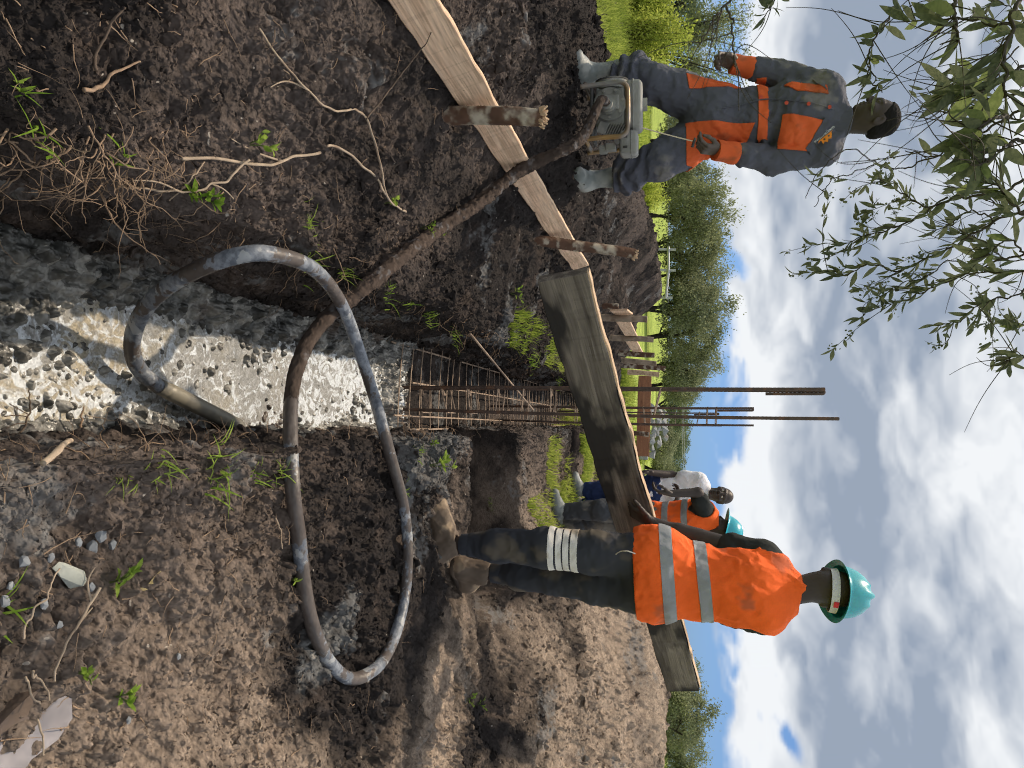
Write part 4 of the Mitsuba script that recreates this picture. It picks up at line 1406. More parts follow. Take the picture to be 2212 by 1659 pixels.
for q in 'LR':
    a = J[q + 'A']; s = np.linspace(0, 1, 12)
    up = unit(J[q + 'K'] - a)
    pts = a + up * (.012 + .062 * s)[:, None]
    ang = np.arange(28)
    prof = np.ones((12, 28)) * (1 + .02 * (ang % 2))
    put('cuff', tube(pts, .0445 + .004 * np.sin(s * 3.14) - .003 * s, 28, True, prof), 'charcoal_jogger', trk, smooth=60)
# shoes
def shoe(ank, f, s=1.0, sole_z=None):
    f = unit(f); sz = ank[2] - .085 if sole_z is None else sole_z
    r = np.array([f[1], -f[0], 0])
    heel = np.array([ank[0], ank[1], sz + .040]) - f * .045; ball = np.array([ank[0], ank[1], sz + .035]) + f * .11; tip = np.array([ank[0], ank[1], sz + .032]) + f * .175
    b = Blob(*limits([heel, tip, ank], .12), .005)
    b.chain([heel, ball, tip], [.040, .046, .034], .03)
    b.cone(ank - [0, 0, .015], ball, .047, .040, .05).cone(ank - [0, 0, .02], heel, .047, .042, .03)
    b.cone(ank - [0, 0, .03], ank + [0, 0, .06], .040, .044, .004, 'sub')
    b.cut(np.array([0, 0, sz + .012]), [0, 0, -1]).cut(ank + [0, 0, .002], unit(np.array([0, 0, 1.0]) + f * .22))
    b.displace(folds(2.2, 9, .005))
    so = Blob(*limits([heel, tip, ank], .12), .005)
    so.chain([heel - [0, 0, .018], ball - [0, 0, .014], tip - [0, 0, .01]], [.045, .051, .040], .03)
    so.cut(np.array([0, 0, sz + .018]), [0, 0, 1]).cut(np.array([0, 0, sz - .006]), [0, 0, -1])
    return b.mesh(), so.mesh()
for a, f, z in ((J['LA'], [-.93, .30, 0], P(925, 1165, 3.24)[2]), (J['RA'], [.55, .83, 0], P(985, 1240, 3.46)[2])):
    m, so = shoe(a + [0, 0, -.01], np.array(f), 1.0, z)
    k = put('shoe', m, 'leather_shoe', A, smooth=True)
    put('sole', so, 'shoe_sole', k, smooth=True)
# T-shirt with short sleeves
te = Blob(*limits([J['pel'], J['LS'], J['RS'], J['LE'], J['neck']], .17), .0065)
torso(te, J, .004)
for q in 'LR':
    e = J[q + 'S'] * .52 + J[q + 'E'] * .48
    te.cone(J[q + 'S'] + upA * .0, e, .072 if q == 'L' else .064, .071 if q == 'L' else .066, .04)
te.displace(folds(1.2, 13, .007, (14, 14, 14)))
for q in 'LR':
    pass
te.cut(np.array([0, 0, J['pel'][2] - .005]), [0, 0, -1])
te.cone(J['neck'], J['neck'] + upA * .14, .062, .075, .01, 'sub')
put('t_shirt', te.mesh(), 'black_tee', A, smooth=True)
# high-visibility vest
ve = Blob(*limits([J['pel'], J['LS'], J['RS'], J['neck']], .19), .006)
torso(ve, J, .019, 1.0)
ve.ell(J['pel'] + [0, 0, .0], [.190, .152, .17], R_, .04)
ve.ell(J['LH'] + [0, 0, .04], [.125, .125, .15], R_, .05)
ve.ell(J['RH'] + [0, 0, .04], [.115, .12, .15], R_, .05)
ve.displace(folds(.9, 23, .009, (9, 9, 6))).displace(folds(1.0, 27, .0062, (20, 20, 13)))
for q, o in (('L', -1), ('R', 1)):
    S = J[q + 'S']
    if q == 'L':
        ve.cone(S + rA * o * .045 + upA * .0, S + rA * o * .085 - upA * .13, .100, .085, .012, 'sub')
        ve.cone(S + rA * o * .20, S + rA * o * .10 + fA * .02, .17, .11, .01, 'sub')
    else:
        ve.cone(S + rA * .11 - upA * .05 + fA * .06, S + rA * .13 - upA * .12 + fA * .06, .085, .08, .012, 'sub')
ve.cone(J['neck'] + fA * .02, J['neck'] + upA * .2, .070, .13, .008, 'sub')
hem = unit(P(1378, 1325, 3.31) - P(1369, 1150, 3.31)); hn = unit(np.cross(hem, [0, 1, 0])); hn = hn if hn[2] < 0 else -hn
ve.cut(P(1372, 1235, 3.31), hn)
vem = ve.mesh()
vk = put('vest', vem, 'hi_vis_orange', A, smooth=True)
bd = unit(P(1444, 1326, 3.31) - P(1436, 1179, 3.31))
for (xa, ya, xb, yb) in ((1426, 1180, 1436, 1326), (1499, 1190, 1513, 1326)):
    o, e = P(xa, ya, 3.31), P(xb, yb, 3.31)
    nn = unit(np.cross(unit(e - o), [0, 1, 0])); nn = nn if nn[2] > 0 else -nn
    m = patch(vem, [(o, nn), (o + nn * .050, -nn)], .0035, .005)
    put('reflective_band', m, 'reflective_grey', vk, smooth=60)
s = np.linspace(0, 1, 50)
# waistband, drawstring
rc = P(1808, 1277, 3.38)
helmet(A, rc, unit(fA + np.array([-.35, 0, -.0])), unit(np.array([0.03, 0, 1.0]) + fA * .17), .98)
put('drawstring', tube(smooth_path([P(1372, 1196, 3.16), P(1352, 1190, 3.13), P(1338, 1192, 3.14), P(1330, 1198, 3.15)], 14), .0025, 6), 'dirty_white', trk, smooth=60)

# ================================================================== worker in grey and orange overalls behind the engine
Bp = thing('person', 'worker in grey and orange overalls and rubber boots pulling the engine starter cord', 'person')
K = {'RA': P(1304, 154, 4.28), 'RK': P(1412, 181, 4.27), 'RH': P(1512, 218, 4.36), 'LA': P(1304, 388, 4.46), 'LK': P(1428, 346, 4.36), 'LH': P(1512, 296, 4.40),
     'pel': P(1535, 257, 4.38), 'chest': P(1728, 252, 4.38), 'neck': P(1808, 262, 4.39), 'RS': P(1785, 192, 4.33), 'LS': P(1778, 322, 4.45),
     'RE': P(1690, 163, 4.38), 'RW': P(1592, 140, 4.30), 'LE': P(1672, 346, 4.42), 'LW': P(1556, 326, 4.24)}
upB = unit(K['neck'] - K['pel']); rB = unit((K['RS'] - K['LS']) * [1, 1, 0]); fB = unit(np.cross([0, 0, 1.0], rB))
hcB = P(1893, 254, 4.36)
fh = unit(np.array([-.88, -.42, -.22]))
hB, hatB, hRB = head_mesh(hcB, fh, unit(np.array([-.05, 0, 1.0]) + fh * .12), .98, neck=K['neck'] - [0, 0, .03])
bb = Blob(*limits(list(K.values()), .16), .009)
torso(bb, K, -.02)
bb.chain([K['LS'], K['LE'], K['LW']], [.046, .038, .027], .02).chain([K['RS'], K['RE'], K['RW']], [.046, .038, .027], .02)
for q in 'LR':
    bb.chain([K[q + 'H'], K[q + 'K'], K[q + 'A']], [.07, .05, .034], .03)
put('body', unite([bb.mesh(), hB]), 'dark_skin', Bp, smooth=True)
hair = Blob(hcB - .16, hcB + .17, .005)
uH = hRB[:, 2]; fH = hRB[:, 1]
hair.ell(hatB(0, -.014, .042), np.array([.079, .099, .083]) * .98, hRB, .01)
hair.ell(hatB(0, -.052, -.015), np.array([.069, .062, .060]) * .98, hRB, .02)
hair.cut(hatB(0, .045, .062), unit(fH * .85 - uH * .45)).cut(hatB(0, -.06, -.062), -uH + fH * -.25)
for q in (-1, 1):
    hair.cone(hatB(q * .085, .045, -.03), hatB(q * .09, .004, -.035), .036, .026, .008, 'sub')
hair.displace(lambda g: -.006 * (nfbm(g * 90, 2, 3) - .3))
put('hair', hair.mesh(), 'hair_black', Bp, smooth=True, label='short cropped black hair')
ey = cat([moved(trimesh.creation.icosphere(2, .0125), basis([1, 0, 0], [0, 1, 0], [0, 0, 1], hatB(q * .031, .079, .005))) for q in (-1, 1)])
# overalls
ov = Blob(*limits(list(K.values()), .19), .0072)
torso(ov, K, .018, 1.0, .05)
R_b = R3(rB, fB)
wz = P(1645, 240, 4.36)
ov.ell(K['pel'] + [0, 0, .02], [.185, .14, .16], R_b, .05)
ov.ell(P(1700, 250, 4.38), [.178, .132, .10], R_b, .05)
ov.chain([K['RH'], K['RH'] * .5 + K['RK'] * .5, K['RK'], K['RK'] * .5 + K['RA'] * .5, K['RA'] + [0, 0, .185]], [.118, .106, .092, .085, .078], .04)
ov.chain([K['LH'], K['LH'] * .5 + K['LK'] * .5, K['LK'], K['LK'] * .5 + K['LA'] * .5, K['LA'] + [0, 0, .135]], [.118, .106, .096, .088, .082], .04)
ov.chain([K['RS'], K['RE'], K['RW'] * .55 + K['RE'] * .45], [.070, .066, .056], .035).chain([K['LS'], K['LE'], K['LW'] * .55 + K['LE'] * .45], [.074, .070, .058], .035)
kn = lambda g: (sstep(P(1420, 250, 4.35)[2], P(1350, 250, 4.35)[2], g[:, 2]))
fo = folds(1.0, 33, .012, (9, 9, 9)); fo2 = folds(1.0, 37, .007, (22, 22, 14))
def ovf(g):
    d = fo(g) + fo2(g)
    ph = (g[:, 2] * 80 + 5 * (nfbm(g * 9, 2, 61) - .5) * 2 + g[:, 0] * 18)
    return d + .013 * np.sin(ph) * kn(g)
ov.displace(ovf)
ov.cone(K['neck'] + fB * .01, K['neck'] + upB * .2, .066, .10, .01, 'sub')
ovm = ov.mesh()
ok = put('overalls', ovm, 'overall_grey', Bp, smooth=True)
Zp = lambda xd: np.array([0, 0, P(xd, 240, 4.30)[2]])
UP_, DN = [0, 0, 1.0], [0, 0, -1.0]
fr_pl = (K['pel'], fB)                              # keep the front half only
def vert(yd, Y=4.24):
    """A plane that looks like the image line y = yd from its keeper side: point and the direction towards larger y."""
    return P(1650, yd, Y), np.array([1.0, -P(1650, yd, Y)[0] / Y, 0])
def ovpatch(name, planes, mat, lift=.005, label=None, src=None):
    m = patch(ovm if src is None else src, planes, lift, lift + .004)
    if m is not None:
        return put(name, m, mat, ok, smooth=60, label=label)
torso_only = [(P(1650, 166, 4.3), np.array([1.0, .35, 0])), (P(1650, 312, 4.4), np.array([-1.0, .1, 0]))]
ovpatch('belt', [(Zp(1636), UP_), (Zp(1657), DN), (P(1645, 172, 4.36), np.array([1.0, .25, 0])), (P(1645, 305, 4.36), np.array([-1.0, .2, 0]))], 'overall_orange', .008, 'orange cloth belt')
def between(pa, pb, keep):
    """The plane through the camera-facing line pa-pb (measured points), normal pointing to keep."""
    n = np.cross(unit(pb - pa), [0, 1.0, 0])
    n = n if n @ (keep - pa) > 0 else -n
    return pa, n
Yf = 4.25
def poly(pts, Y=Yf):
    q = [P(x, y, Y) for x, y in pts]
    c = np.mean(q, 0)
    return [between(q[i], q[(i + 1) % len(q)], c) for i in range(len(q))]
ovpatch('chest_pocket', poly([(1684, 310), (1692, 247), (1782, 254), (1748, 312), (1746, 304)][:4]) + [fr_pl], 'overall_orange', .008, 'orange chest pocket under a grey flap')
ovpatch('chest_pocket', poly([(1694, 184), (1712, 180), (1786, 186), (1789, 203), (1722, 199)]) + [fr_pl], 'overall_orange', .008, 'orange chest pocket beside the sleeve')
ovpatch('pocket_flap', poly([(1746, 308), (1782, 250), (1796, 258), (1758, 318)]) + [fr_pl], 'overall_grey', .013, 'grey pocket flap, pale with dust')
ovpatch('pocket_flap', poly([(1755, 174), (1785, 196), (1790, 206), (1776, 178)]) + [fr_pl], 'overall_grey', .013, 'small grey pocket flap by the sleeve')
ovpatch('thigh_panel', poly([(1482, 263), (1632, 262), (1618, 292), (1560, 338), (1483, 345)]) + [fr_pl], 'overall_orange', .006, 'orange side panel')
ovpatch('thigh_panel', poly([(1482, 166), (1604, 170), (1602, 182), (1488, 198)]) + [fr_pl], 'overall_orange', .006, 'narrow orange side panel')
# front seam with buttons
seam = [P(x, y, 4.5) for x, y in ((1560, 250), (1650, 215), (1720, 218), (1760, 222), (1800, 232))]
def on_front(xd, yd, mesh=None):
    """Where the measured ray meets the overalls."""
    mesh = ovm if mesh is None else mesh
    o, d = CAM, unit(ray(xd, yd))
    v = mesh.vertices
    t = (v - o) @ d
    off = np.linalg.norm(v - o - t[:, None] * d, axis=1)
    c = np.nonzero(off < .02)[0]
    if len(c) == 0:
        c = np.argsort(off)[:6]
    tt = np.percentile(t[c], 8)
    return o + d * tt
for xd, yd in ((1644, 210), (1699, 222), (1747, 224), (1792, 231)):
    o = on_front(xd, yd)
    nrm = unit(CAM - o)
    M = R3(np.array([1., 0, 0]), [0, 0, 1.0])
    k2 = put('button', moved(cyl(radius=.0105, height=.008, sections=18), basis(np.cross([0, 0, 1.0], nrm), np.cross(nrm, np.cross([0, 0, 1.0], nrm)), nrm, o + nrm * .006)), 'button_red', ok, smooth=40)
pl = [on_front(x, y) + unit(CAM - on_front(x, y)) * .004 for x, y in ((1560, 233), (1600, 226), (1640, 216), (1670, 214), (1700, 216), (1730, 219), (1765, 224), (1800, 236))]
put('front_placket', tube(smooth_path(pl, 40), .0035, 6), 'overall_grey', ok, smooth=True)
# collar
cl = Blob(K['neck'] - .2, K['neck'] + .2, .006)
cl.cone(K['neck'] - upB * .01, K['neck'] + upB * .055 + fB * .01, .088, .084, .01).cone(K['neck'] + fB * .04 - upB * .02, K['neck'] + fB * .075 - upB * .075, .05, .02, .02)
cl.cone(K['neck'] - upB * .1, K['neck'] + upB * .2, .070, .070, .005, 'sub')
cl.cut(K['neck'] + upB * .052, unit(upB - fB * .15)).cut(K['neck'] - upB * .05, -upB)
put('collar', cl.mesh(), 'overall_grey', ok, smooth=True)
# cuffs and hands
def cuff(a, w, r0, r1, L=.075):
    d = unit(w - a)
    s = np.linspace(0, 1, 10)
    p = w - d * .02 + d * (s[:, None] - .75) * L
    ang = np.arange(24) * 2 * np.pi / 24
    return tube(p, r0 + (r1 - r0) * s + .002 * np.sin(s * 9), 24)
put('cuff', cuff(K['RE'], K['RW'] + unit(K['RW'] - K['RE']) * .02, .060, .053, .125), 'overall_orange', ok, smooth=60)
put('cuff', cuff(K['LE'], K['LW'] + unit(K['LW'] - K['LE']) * .02, .062, .055, .13), 'overall_orange', ok, smooth=60)
grip_end = P(1497, 305, 4.15)
hl = hand_mesh(K['LW'] + unit(P(1515, 319, 4.16) - K['LW']) * .01, unit(P(1500, 318, 4.14) - K['LW']), np.array([-.9, .15, -.1]), np.array([-.2, -1, .1]), [(.55, .8, .5), (.75, 1.1, .6), (.85, 1.2, .7), (.9, 1.2, .7)],
               [(.85, .35, .45), (.85, .0, .5), (.9, -.25, .35)], 1.04)
put('hand', hl, 'dusty_hand', Bp, smooth=True, label='dusty left hand gripping the cord end')
hr = hand_mesh(K['RW'] + unit(P(1560, 130, 4.26) - K['RW']) * .005, unit(P(1550, 122, 4.23) - K['RW']), np.array([.75, -.55, -.2]), np.array([.4, -.8, -.5]), [(.5, .75, .5), (.6, .9, .6), (.75, 1.0, .7), (.9, 1.05, .7)],
               [(.75, .5, .35), (.9, .2, .45), (.95, .0, .4)], 1.08)
put('hand', hr, 'dusty_hand', Bp, smooth=True, label='dusty right hand, loosely curled')
for a, toe, up in ((K['RA'] - [0, 0, .105], K['RA'] + np.array([-.05, -1, 0]) * .2, np.array([.01, 0, .37])), (K['LA'] - [0, 0, .10], K['LA'] + np.array([.10, -.95, 0]) * .2, np.array([-.02, 0, .32]))):
    m, so = boot_mesh(a, toe, up, 1.0, .052)
    k2 = put('rubber_boot', m, 'rubber_boot', Bp, smooth=True)
    put('sole', so, 'shoe_sole', k2, smooth=True)
# chest emblem: an orange roof shape over two white lines of lettering
def emblem():
    from shapely.geometry import Polygon as SP
    base = SP([(-.036, .0), (.036, .0), (.040, .008), (.026, .004), (.026, .026), (.016, .017), (.008, .030), (-.002, .018), (-.012, .026), (-.026, .010), (-.026, .004)])
    win = SP([(.008, .006), (.016, .006), (.016, .013), (.008, .013)]); win2 = SP([(-.014, .006), (-.006, .006), (-.006, .012), (-.014, .012)])
    return trimesh.creation.extrude_polygon(base.difference(win).difference(win2), .0015, engine='earcut')
eo = on_front(1783, 293)
en = unit(CAM - eo)
ed = unit(P(1753, 306, 4.3) - P(1792, 279, 4.3)) * -1
ed = -ed; ed = ed if ed[0] < 0 else -ed
xax = unit(P(1760, 304, 4.3) - P(1793, 278, 4.3)); xax = xax if False else -xax
xax = unit(xax - en * (xax @ en)); yax = np.cross(en, xax)
if yax[2] < 0:
    xax, yax = -xax, -yax
put('emblem', moved(emblem(), basis(xax * 1.25, yax * 1.25, en, eo + en * .014)), 'print_orange', ok)
t1 = meshkit.text_mesh('CONSTRUCTIONS', .0085, .0012, True); t1.apply_translation([-t1.bounds[1, 0] / 2, -.012, 0])
t2 = meshkit.text_mesh('COMPANY', .0055, .0012, True); t2.apply_translation([-t2.bounds[1, 0] / 2, -.021, 0])
put('lettering', moved(cat([t1, t2]), basis(xax * 1.2, yax * 1.2, en, eo + en * .0135)), 'print_white', ok)
# the starter cord, part of the engine
C_a = eng(trimesh.Trimesh([[.06, .03, .23]], np.zeros((0, 3), int), process=False), 0, 0, 0).vertices[0]
put('starter_cord', tube(smooth_path([C_a, C_a * .5 + grip_end * .5 + [0, 0, -.006], grip_end], 20), .0035, 6), 'pull_cord', vib, smooth=True)
put('cord_grip', rod(grip_end + [-.014, -.01, .012], grip_end + [.03, .01, -.004], .008, 10), 'engine_dark', vib, smooth=40)

# ================================================================== two men farther back
Cp = thing('person', 'worker in orange vest and teal hard hat behind the front worker, raising his forearm', 'person')
C = {'LA': P(1212, 1104, 6.42), 'LK': P(1300, 1102, 6.36), 'LH': P(1402, 1114, 6.42), 'RA': P(1212, 1124, 6.6), 'RK': P(1300, 1128, 6.55), 'RH': P(1402, 1130, 6.55),
     'pel': P(1410, 1123, 6.48), 'chest': P(1494, 1120, 6.42), 'neck': P(1541, 1127, 6.40), 'LS': P(1520, 1103, 6.30), 'RS': P(1522, 1142, 6.55),
     'LE': P(1508, 1064, 6.20), 'LW': P(1450, 1066, 6.12), 'RE': P(1470, 1150, 6.6), 'RW': P(1430, 1130, 6.45)}
def far_person(key, J, fh, hc, hs, arm_mat, sh_mat, tr_mat, vest, helm, hand_dirs, tilt=(0, 0, 1.0)):
    up = unit(J['neck'] - J['pel']); r = unit((J['RS'] - J['LS']) * [1, 1, 0]); f = unit(np.cross([0, 0, 1.0], r)); R = R3(r, f)
    hm, hat, hRr = head_mesh(hc, fh, np.asarray(tilt, float), hs, .006, neck=J['neck'] - [0, 0, .03])
    b = Blob(*limits(list(J.values()), .16), .010)
    torso(b, J, -.02)
    for q in 'LR':
        b.chain([J[q + 'S'], J[q + 'E'], J[q + 'W']], [.048, .040, .029], .02).chain([J[q + 'H'], J[q + 'K'], J[q + 'A']], [.07, .05, .035], .03)
    hands = []
    for q, (d, n, th) in zip('LR', hand_dirs):
        hands.append(hand_mesh(J[q + 'W'], np.array(d), np.array(n), np.array(th), [(.4, .6, .4), (.5, .7, .4), (.55, .8, .4), (.6, .8, .5)], [(.7, .6, .3), (.8, .3, .4), (.9, .1, .4)], 1.0, .0045))
    put('body', unite([b.mesh(), hm] + hands), arm_mat, key, smooth=True)
    t = Blob(*limits([J[k] for k in ('LA', 'LK', 'LH', 'RA', 'RK', 'RH', 'pel')], .17), .009)
    t.ell(J['pel'], [.17, .13, .13], R, .05)
    for q in 'LR':
        t.chain([J[q + 'H'], J[q + 'K'], J[q + 'A'] + [0, 0, .05]], [.105, .082, .066], .04)
    t.displace(folds(1., 43, .010, (10, 10, 14))).cut(J['pel'] + [0, 0, .10], [0, 0, 1])
    put('trousers', t.mesh(), tr_mat, key, smooth=True)
    s = Blob(*limits([J[k] for k in ('pel', 'LS', 'RS', 'LE', 'RE', 'neck')], .17), .008)
    torso(s, J, .012)
    for q in 'LR':
        s.cone(J[q + 'S'], J[q + 'S'] * .4 + J[q + 'E'] * .6, .066, .068, .04)
    s.displace(folds(1., 47, .009, (10, 10, 9))).cut(J['pel'] - [0, 0, .06], [0, 0, -1])
    s.cone(J['neck'], J['neck'] + up * .2, .066, .09, .01, 'sub')
    put('t_shirt', s.mesh(), sh_mat, key, smooth=True)
    if vest:
        v = Blob(*limits([J[k] for k in ('pel', 'LS', 'RS', 'neck')], .19), .007)
        torso(v, J, .030)
        v.displace(folds(.9, 53, .009, (9, 9, 6)))
        for q, o in (('L', -1), ('R', 1)):
            v.cone(J[q + 'S'] + r * o * .075, J[q + 'S'] + r * o * .11 - up * .09, .09, .08, .012, 'sub')
            v.cone(J[q + 'S'] + r * o * .2, J[q + 'S'] + r * o * .12, .16, .10, .01, 'sub')
        v.cone(J['neck'] + f * .02, J['neck'] + up * .2, .068, .12, .008, 'sub')
        v.cut(J['pel'] - [0, 0, .04], [0, 0, -1])
        vm = v.mesh()
        k = put('vest', vm, 'hi_vis_orange', key, smooth=True)
        for dz in (.10, .26):
            m = patch(vm, [(J['pel'] + up * dz, up), (J['pel'] + up * (dz + .05), -up)], .004, .006)
            put('reflective_band', m, 'reflective_grey', k, smooth=60)
    if helm is not None:
        helmet(key, helm[0], fh, helm[1], 1.02, False)
    return hat
far_person(Cp, C, np.array([-.9, .35, -.35]), P(1556, 1146, 6.38), .97, 'dark_skin', 'black_tee', 'muddy_jean', True, (P(1566, 1149, 6.36), np.array([.28, 0, 1.0])),
           [([-.1, -.2, -1], [-.9, .2, 0], [0, -1, 0]), ([-.5, .2, -.5], [0, 0, -1], [0, 1, 0])], (.25, 0, 1.0))
for a, toe in ((C['LA'], C['LA'] + np.array([-.8, -.5, 0]) * .2), (C['RA'], C['RA'] + np.array([-.8, .5, 0]) * .2)):
    m, so = boot_mesh(a - [0, 0, .01], toe, np.array([0, 0, .12]), 1.0, .056, .007)
    k2 = put('rubber_boot', m, 'rubber_boot', Cp, smooth=True); put('sole', so, 'shoe_sole', k2, smooth=True)

Dp = thing('person', 'bald man in white T-shirt, blue jeans and rubber boots facing the camera', 'person')
D = {'RA': P(1256, 1057, 7.7), 'RK': P(1330, 1054, 7.66), 'RH': P(1405, 1050, 7.7), 'LA': P(1254, 1090, 7.75), 'LK': P(1330, 1082, 7.7), 'LH': P(1405, 1072, 7.72),
     'pel': P(1412, 1060, 7.7), 'chest': P(1488, 1058, 7.7), 'neck': P(1528, 1063, 7.68), 'RS': P(1511, 1039, 7.62), 'LS': P(1512, 1084, 7.72),
     'RE': P(1450, 1026, 7.66), 'RW': P(1400, 1020, 7.5), 'LE': P(1450, 1098, 7.6), 'LW': P(1462, 1083, 7.38)}
fD = np.array([-.30, -.95, -.08])
hatD = far_person(Dp, D, fD, P(1558, 1070, 7.62), 1.0, 'dark_skin', 'white_tee', 'blue_jean', False, None, [([-.9, .1, .2], [0, 0, -1], [0, -1, 0.3]), ([0, -.1, -1], [1, 0, 0], [0, -1, 0])], (.12, 0, 1.0))
for q in (-1, 1):
    put('eye', moved(trimesh.creation.icosphere(2, .0125), basis([1, 0, 0], [0, 1, 0], [0, 0, 1], hatD(q * .031, .0815, .004))), 'eye_white', Dp, smooth=True)
for a, toe in ((D['RA'], D['RA'] + np.array([-.75, -.6, 0]) * .2), (D['LA'], D['LA'] + np.array([.3, -.9, 0]) * .2)):
    m, so = boot_mesh(a - [0, 0, .02], toe, np.array([0, 0, .27]), 1.0, .06, .007)
    k2 = put('rubber_boot', m, 'rubber_boot', Dp, smooth=True); put('sole', so, 'shoe_sole', k2, smooth=True)

# ------------------------------------------------------------------ plants, twigs, roots, stones
def leaf_bsdf(name, c0, c1, trans=.5, scale=2.0, rough=.5):
    def fn(p, n, uv):
        a = fbm(p.x * scale, p.y * scale, p.z * scale, 3)
        b = noise(p.x * scale * 23, p.y * scale * 23, p.z * scale * 23)
        return mix(mi.Color3f(*c0), mi.Color3f(*c1), smoothstep(.25, .75, .55 * a + .45 * b))
    scene[name] = {'type': 'principledthin', 'base_color': proc(fn), 'roughness': rough, 'diff_trans': trans * 2, 'spec_trans': 0.0, 'eta': 1.4}
    return name


leaf_bsdf('grass_blades', (.19, .27, .04), (.46, .52, .12), .5, 1.2)
leaf_bsdf('weed_leaf', (.15, .27, .03), (.36, .47, .10), .5, 6)
leaf_bsdf('acacia_leaf', (.14, .165, .085), (.34, .37, .205), .5, .7)
leaf_bsdf('pale_tree_leaf', (.175, .20, .12), (.39, .42, .26), .5, .7)
leaf_bsdf('far_tree_leaf', (.10, .135, .08), (.23, .28, .16), .45, .4)
leaf_bsdf('bush_leaf', (.25, .34, .045), (.56, .60, .14), .55, 1.3)
leaf_bsdf('branch_leaf', (.085, .103, .062), (.155, .175, .105), .36, 9, .5)
leaf_bsdf('young_leaf', (.12, .155, .055), (.20, .245, .09), .5, 9, .5)
leaf_bsdf('dry_leaf', (.38, .30, .14), (.50, .42, .24), .3, 9)
flat('trunk_bark', (.045, .038, .032), .9, .2, var=.4, scale=6)
flat('branch_wood', (.055, .047, .040), .8, .2, var=.4, scale=40)
flat('dry_twig', (.34, .27, .20), .85, .2, var=.35, scale=40, dirt=(.20, .14, .10), dirt_amt=.3)
flat('dark_twig', (.10, .075, .058), .9, .2, var=.4, scale=30)
flat('root_fibre', (.27, .19, .13), .9, .15, var=.5, scale=50)
flat('slab_grey', (.25, .235, .245), .85, .2, var=.4, scale=22, dirt=(.115, .085, .066), dirt_amt=.75, bump=.004)
flat('pebble', (.20, .215, .23), .8, .3, var=.5, scale=30, bump=.003)
flat('green_stone', (.30, .32, .29), .85, .25, var=.3, scale=25, bump=.004)


def blades(base, h, w, lean, az, rng, seg=3):
    """Grass blades: bent tapered ribbons. All arguments are arrays."""
    N = len(base)
    d = np.stack([np.cos(az), np.sin(az), 0 * az], -1)
    s = np.stack([-np.sin(az), np.cos(az), 0 * az], -1)
    V, F = [], []
    for k in range(seg + 1):
        t = k / seg
        c = base + d * (lean * h * t ** 1.8)[:, None] + np.array([0, 0, 1.]) * (h * (t - .35 * np.minimum(lean, 1.2) * t * t))[:, None]
        if k == seg:
            V.append(c[:, None])
        else:
            ww = (w * (1 - .55 * t))[:, None]
            V.append(np.stack([c - s * ww, c + s * ww], 1))
    v = np.concatenate(V, 1)                       # N, 2*seg+1
    m = 2 * seg + 1
    f = []
    for k in range(seg - 1):
        f += [(2 * k, 2 * k + 1, 2 * k + 3), (2 * k, 2 * k + 3, 2 * k + 2)]
    f.append((2 * seg - 2, 2 * seg - 1, 2 * seg))
    f = np.array(f)
    return trimesh.Trimesh(v.reshape(-1, 3), (f[None] + (np.arange(N) * m)[:, None, None]).reshape(-1, 3), process=False)


def leaves(c, d, nrm, L, W, curl=.25, fold=.25):
    """Lance-shaped leaves: c base, d direction, nrm face normal, L length, W half width; arrays."""
    N = len(c)
    d = d / np.linalg.norm(d, axis=1, keepdims=True)
    nrm = nrm - d * (nrm * d).sum(1, keepdims=True); nrm /= np.linalg.norm(nrm, axis=1, keepdims=True) + 1e-9
    s = np.cross(d, nrm)
    prof = [(0, 0), (.18, .55), (.42, 1.0), (.68, .82), (.88, .36), (1, 0)]
    V = []
    for t, w in prof:
        mid = c + d * (L * t)[:, None] - nrm * (curl * L * t * t)[:, None]
        if w == 0:
            V.append(mid[:, None])
        else:
            e = s * (W * w)[:, None]; u = nrm * (fold * W * w)[:, None]
            V.append(np.stack([mid - e + u, mid, mid + e + u], 1))
    v = np.concatenate(V, 1)                        # 1 + 3*4 + 1 = 14
    f = [(0, 2, 1), (0, 3, 2)]
    for k in range(3):
        a, b = 1 + 3 * k, 4 + 3 * k
        f += [(a, a + 1, b + 1), (a, b + 1, b), (a + 1, a + 2, b + 2), (a + 1, b + 2, b + 1)]
    f += [(10, 11, 13), (11, 12, 13)]
    f = np.array(f)
    return trimesh.Trimesh(v.reshape(-1, 3), (f[None] + (np.arange(N) * 14)[:, None, None]).reshape(-1, 3), process=False)


def rnd_dirs(rng, n, up=0.):
    v = rng.normal(0, 1, (n, 3)); v[:, 2] += up
    return v / np.linalg.norm(v, axis=1, keepdims=True)


def quads(c, size, rng, up=.3, aspect=.55):
    """Leaf clumps as small bent diamond faces."""
    n = len(c)
    d = rnd_dirs(rng, n, up); m = rnd_dirs(rng, n, .6)
    s = np.cross(d, m); s /= np.linalg.norm(s, axis=1, keepdims=True) + 1e-9
    a = c - d * size[:, None] * .5; b = c + d * size[:, None] * .5
    e = s * (size * aspect * .5)[:, None]
    v = np.stack([a, c - e, b, c + e], 1)
    f = np.array([(0, 1, 2), (0, 2, 3)])
    return trimesh.Trimesh(v.reshape(-1, 3), (f[None] + (np.arange(n) * 4)[:, None, None]).reshape(-1, 3), process=False)


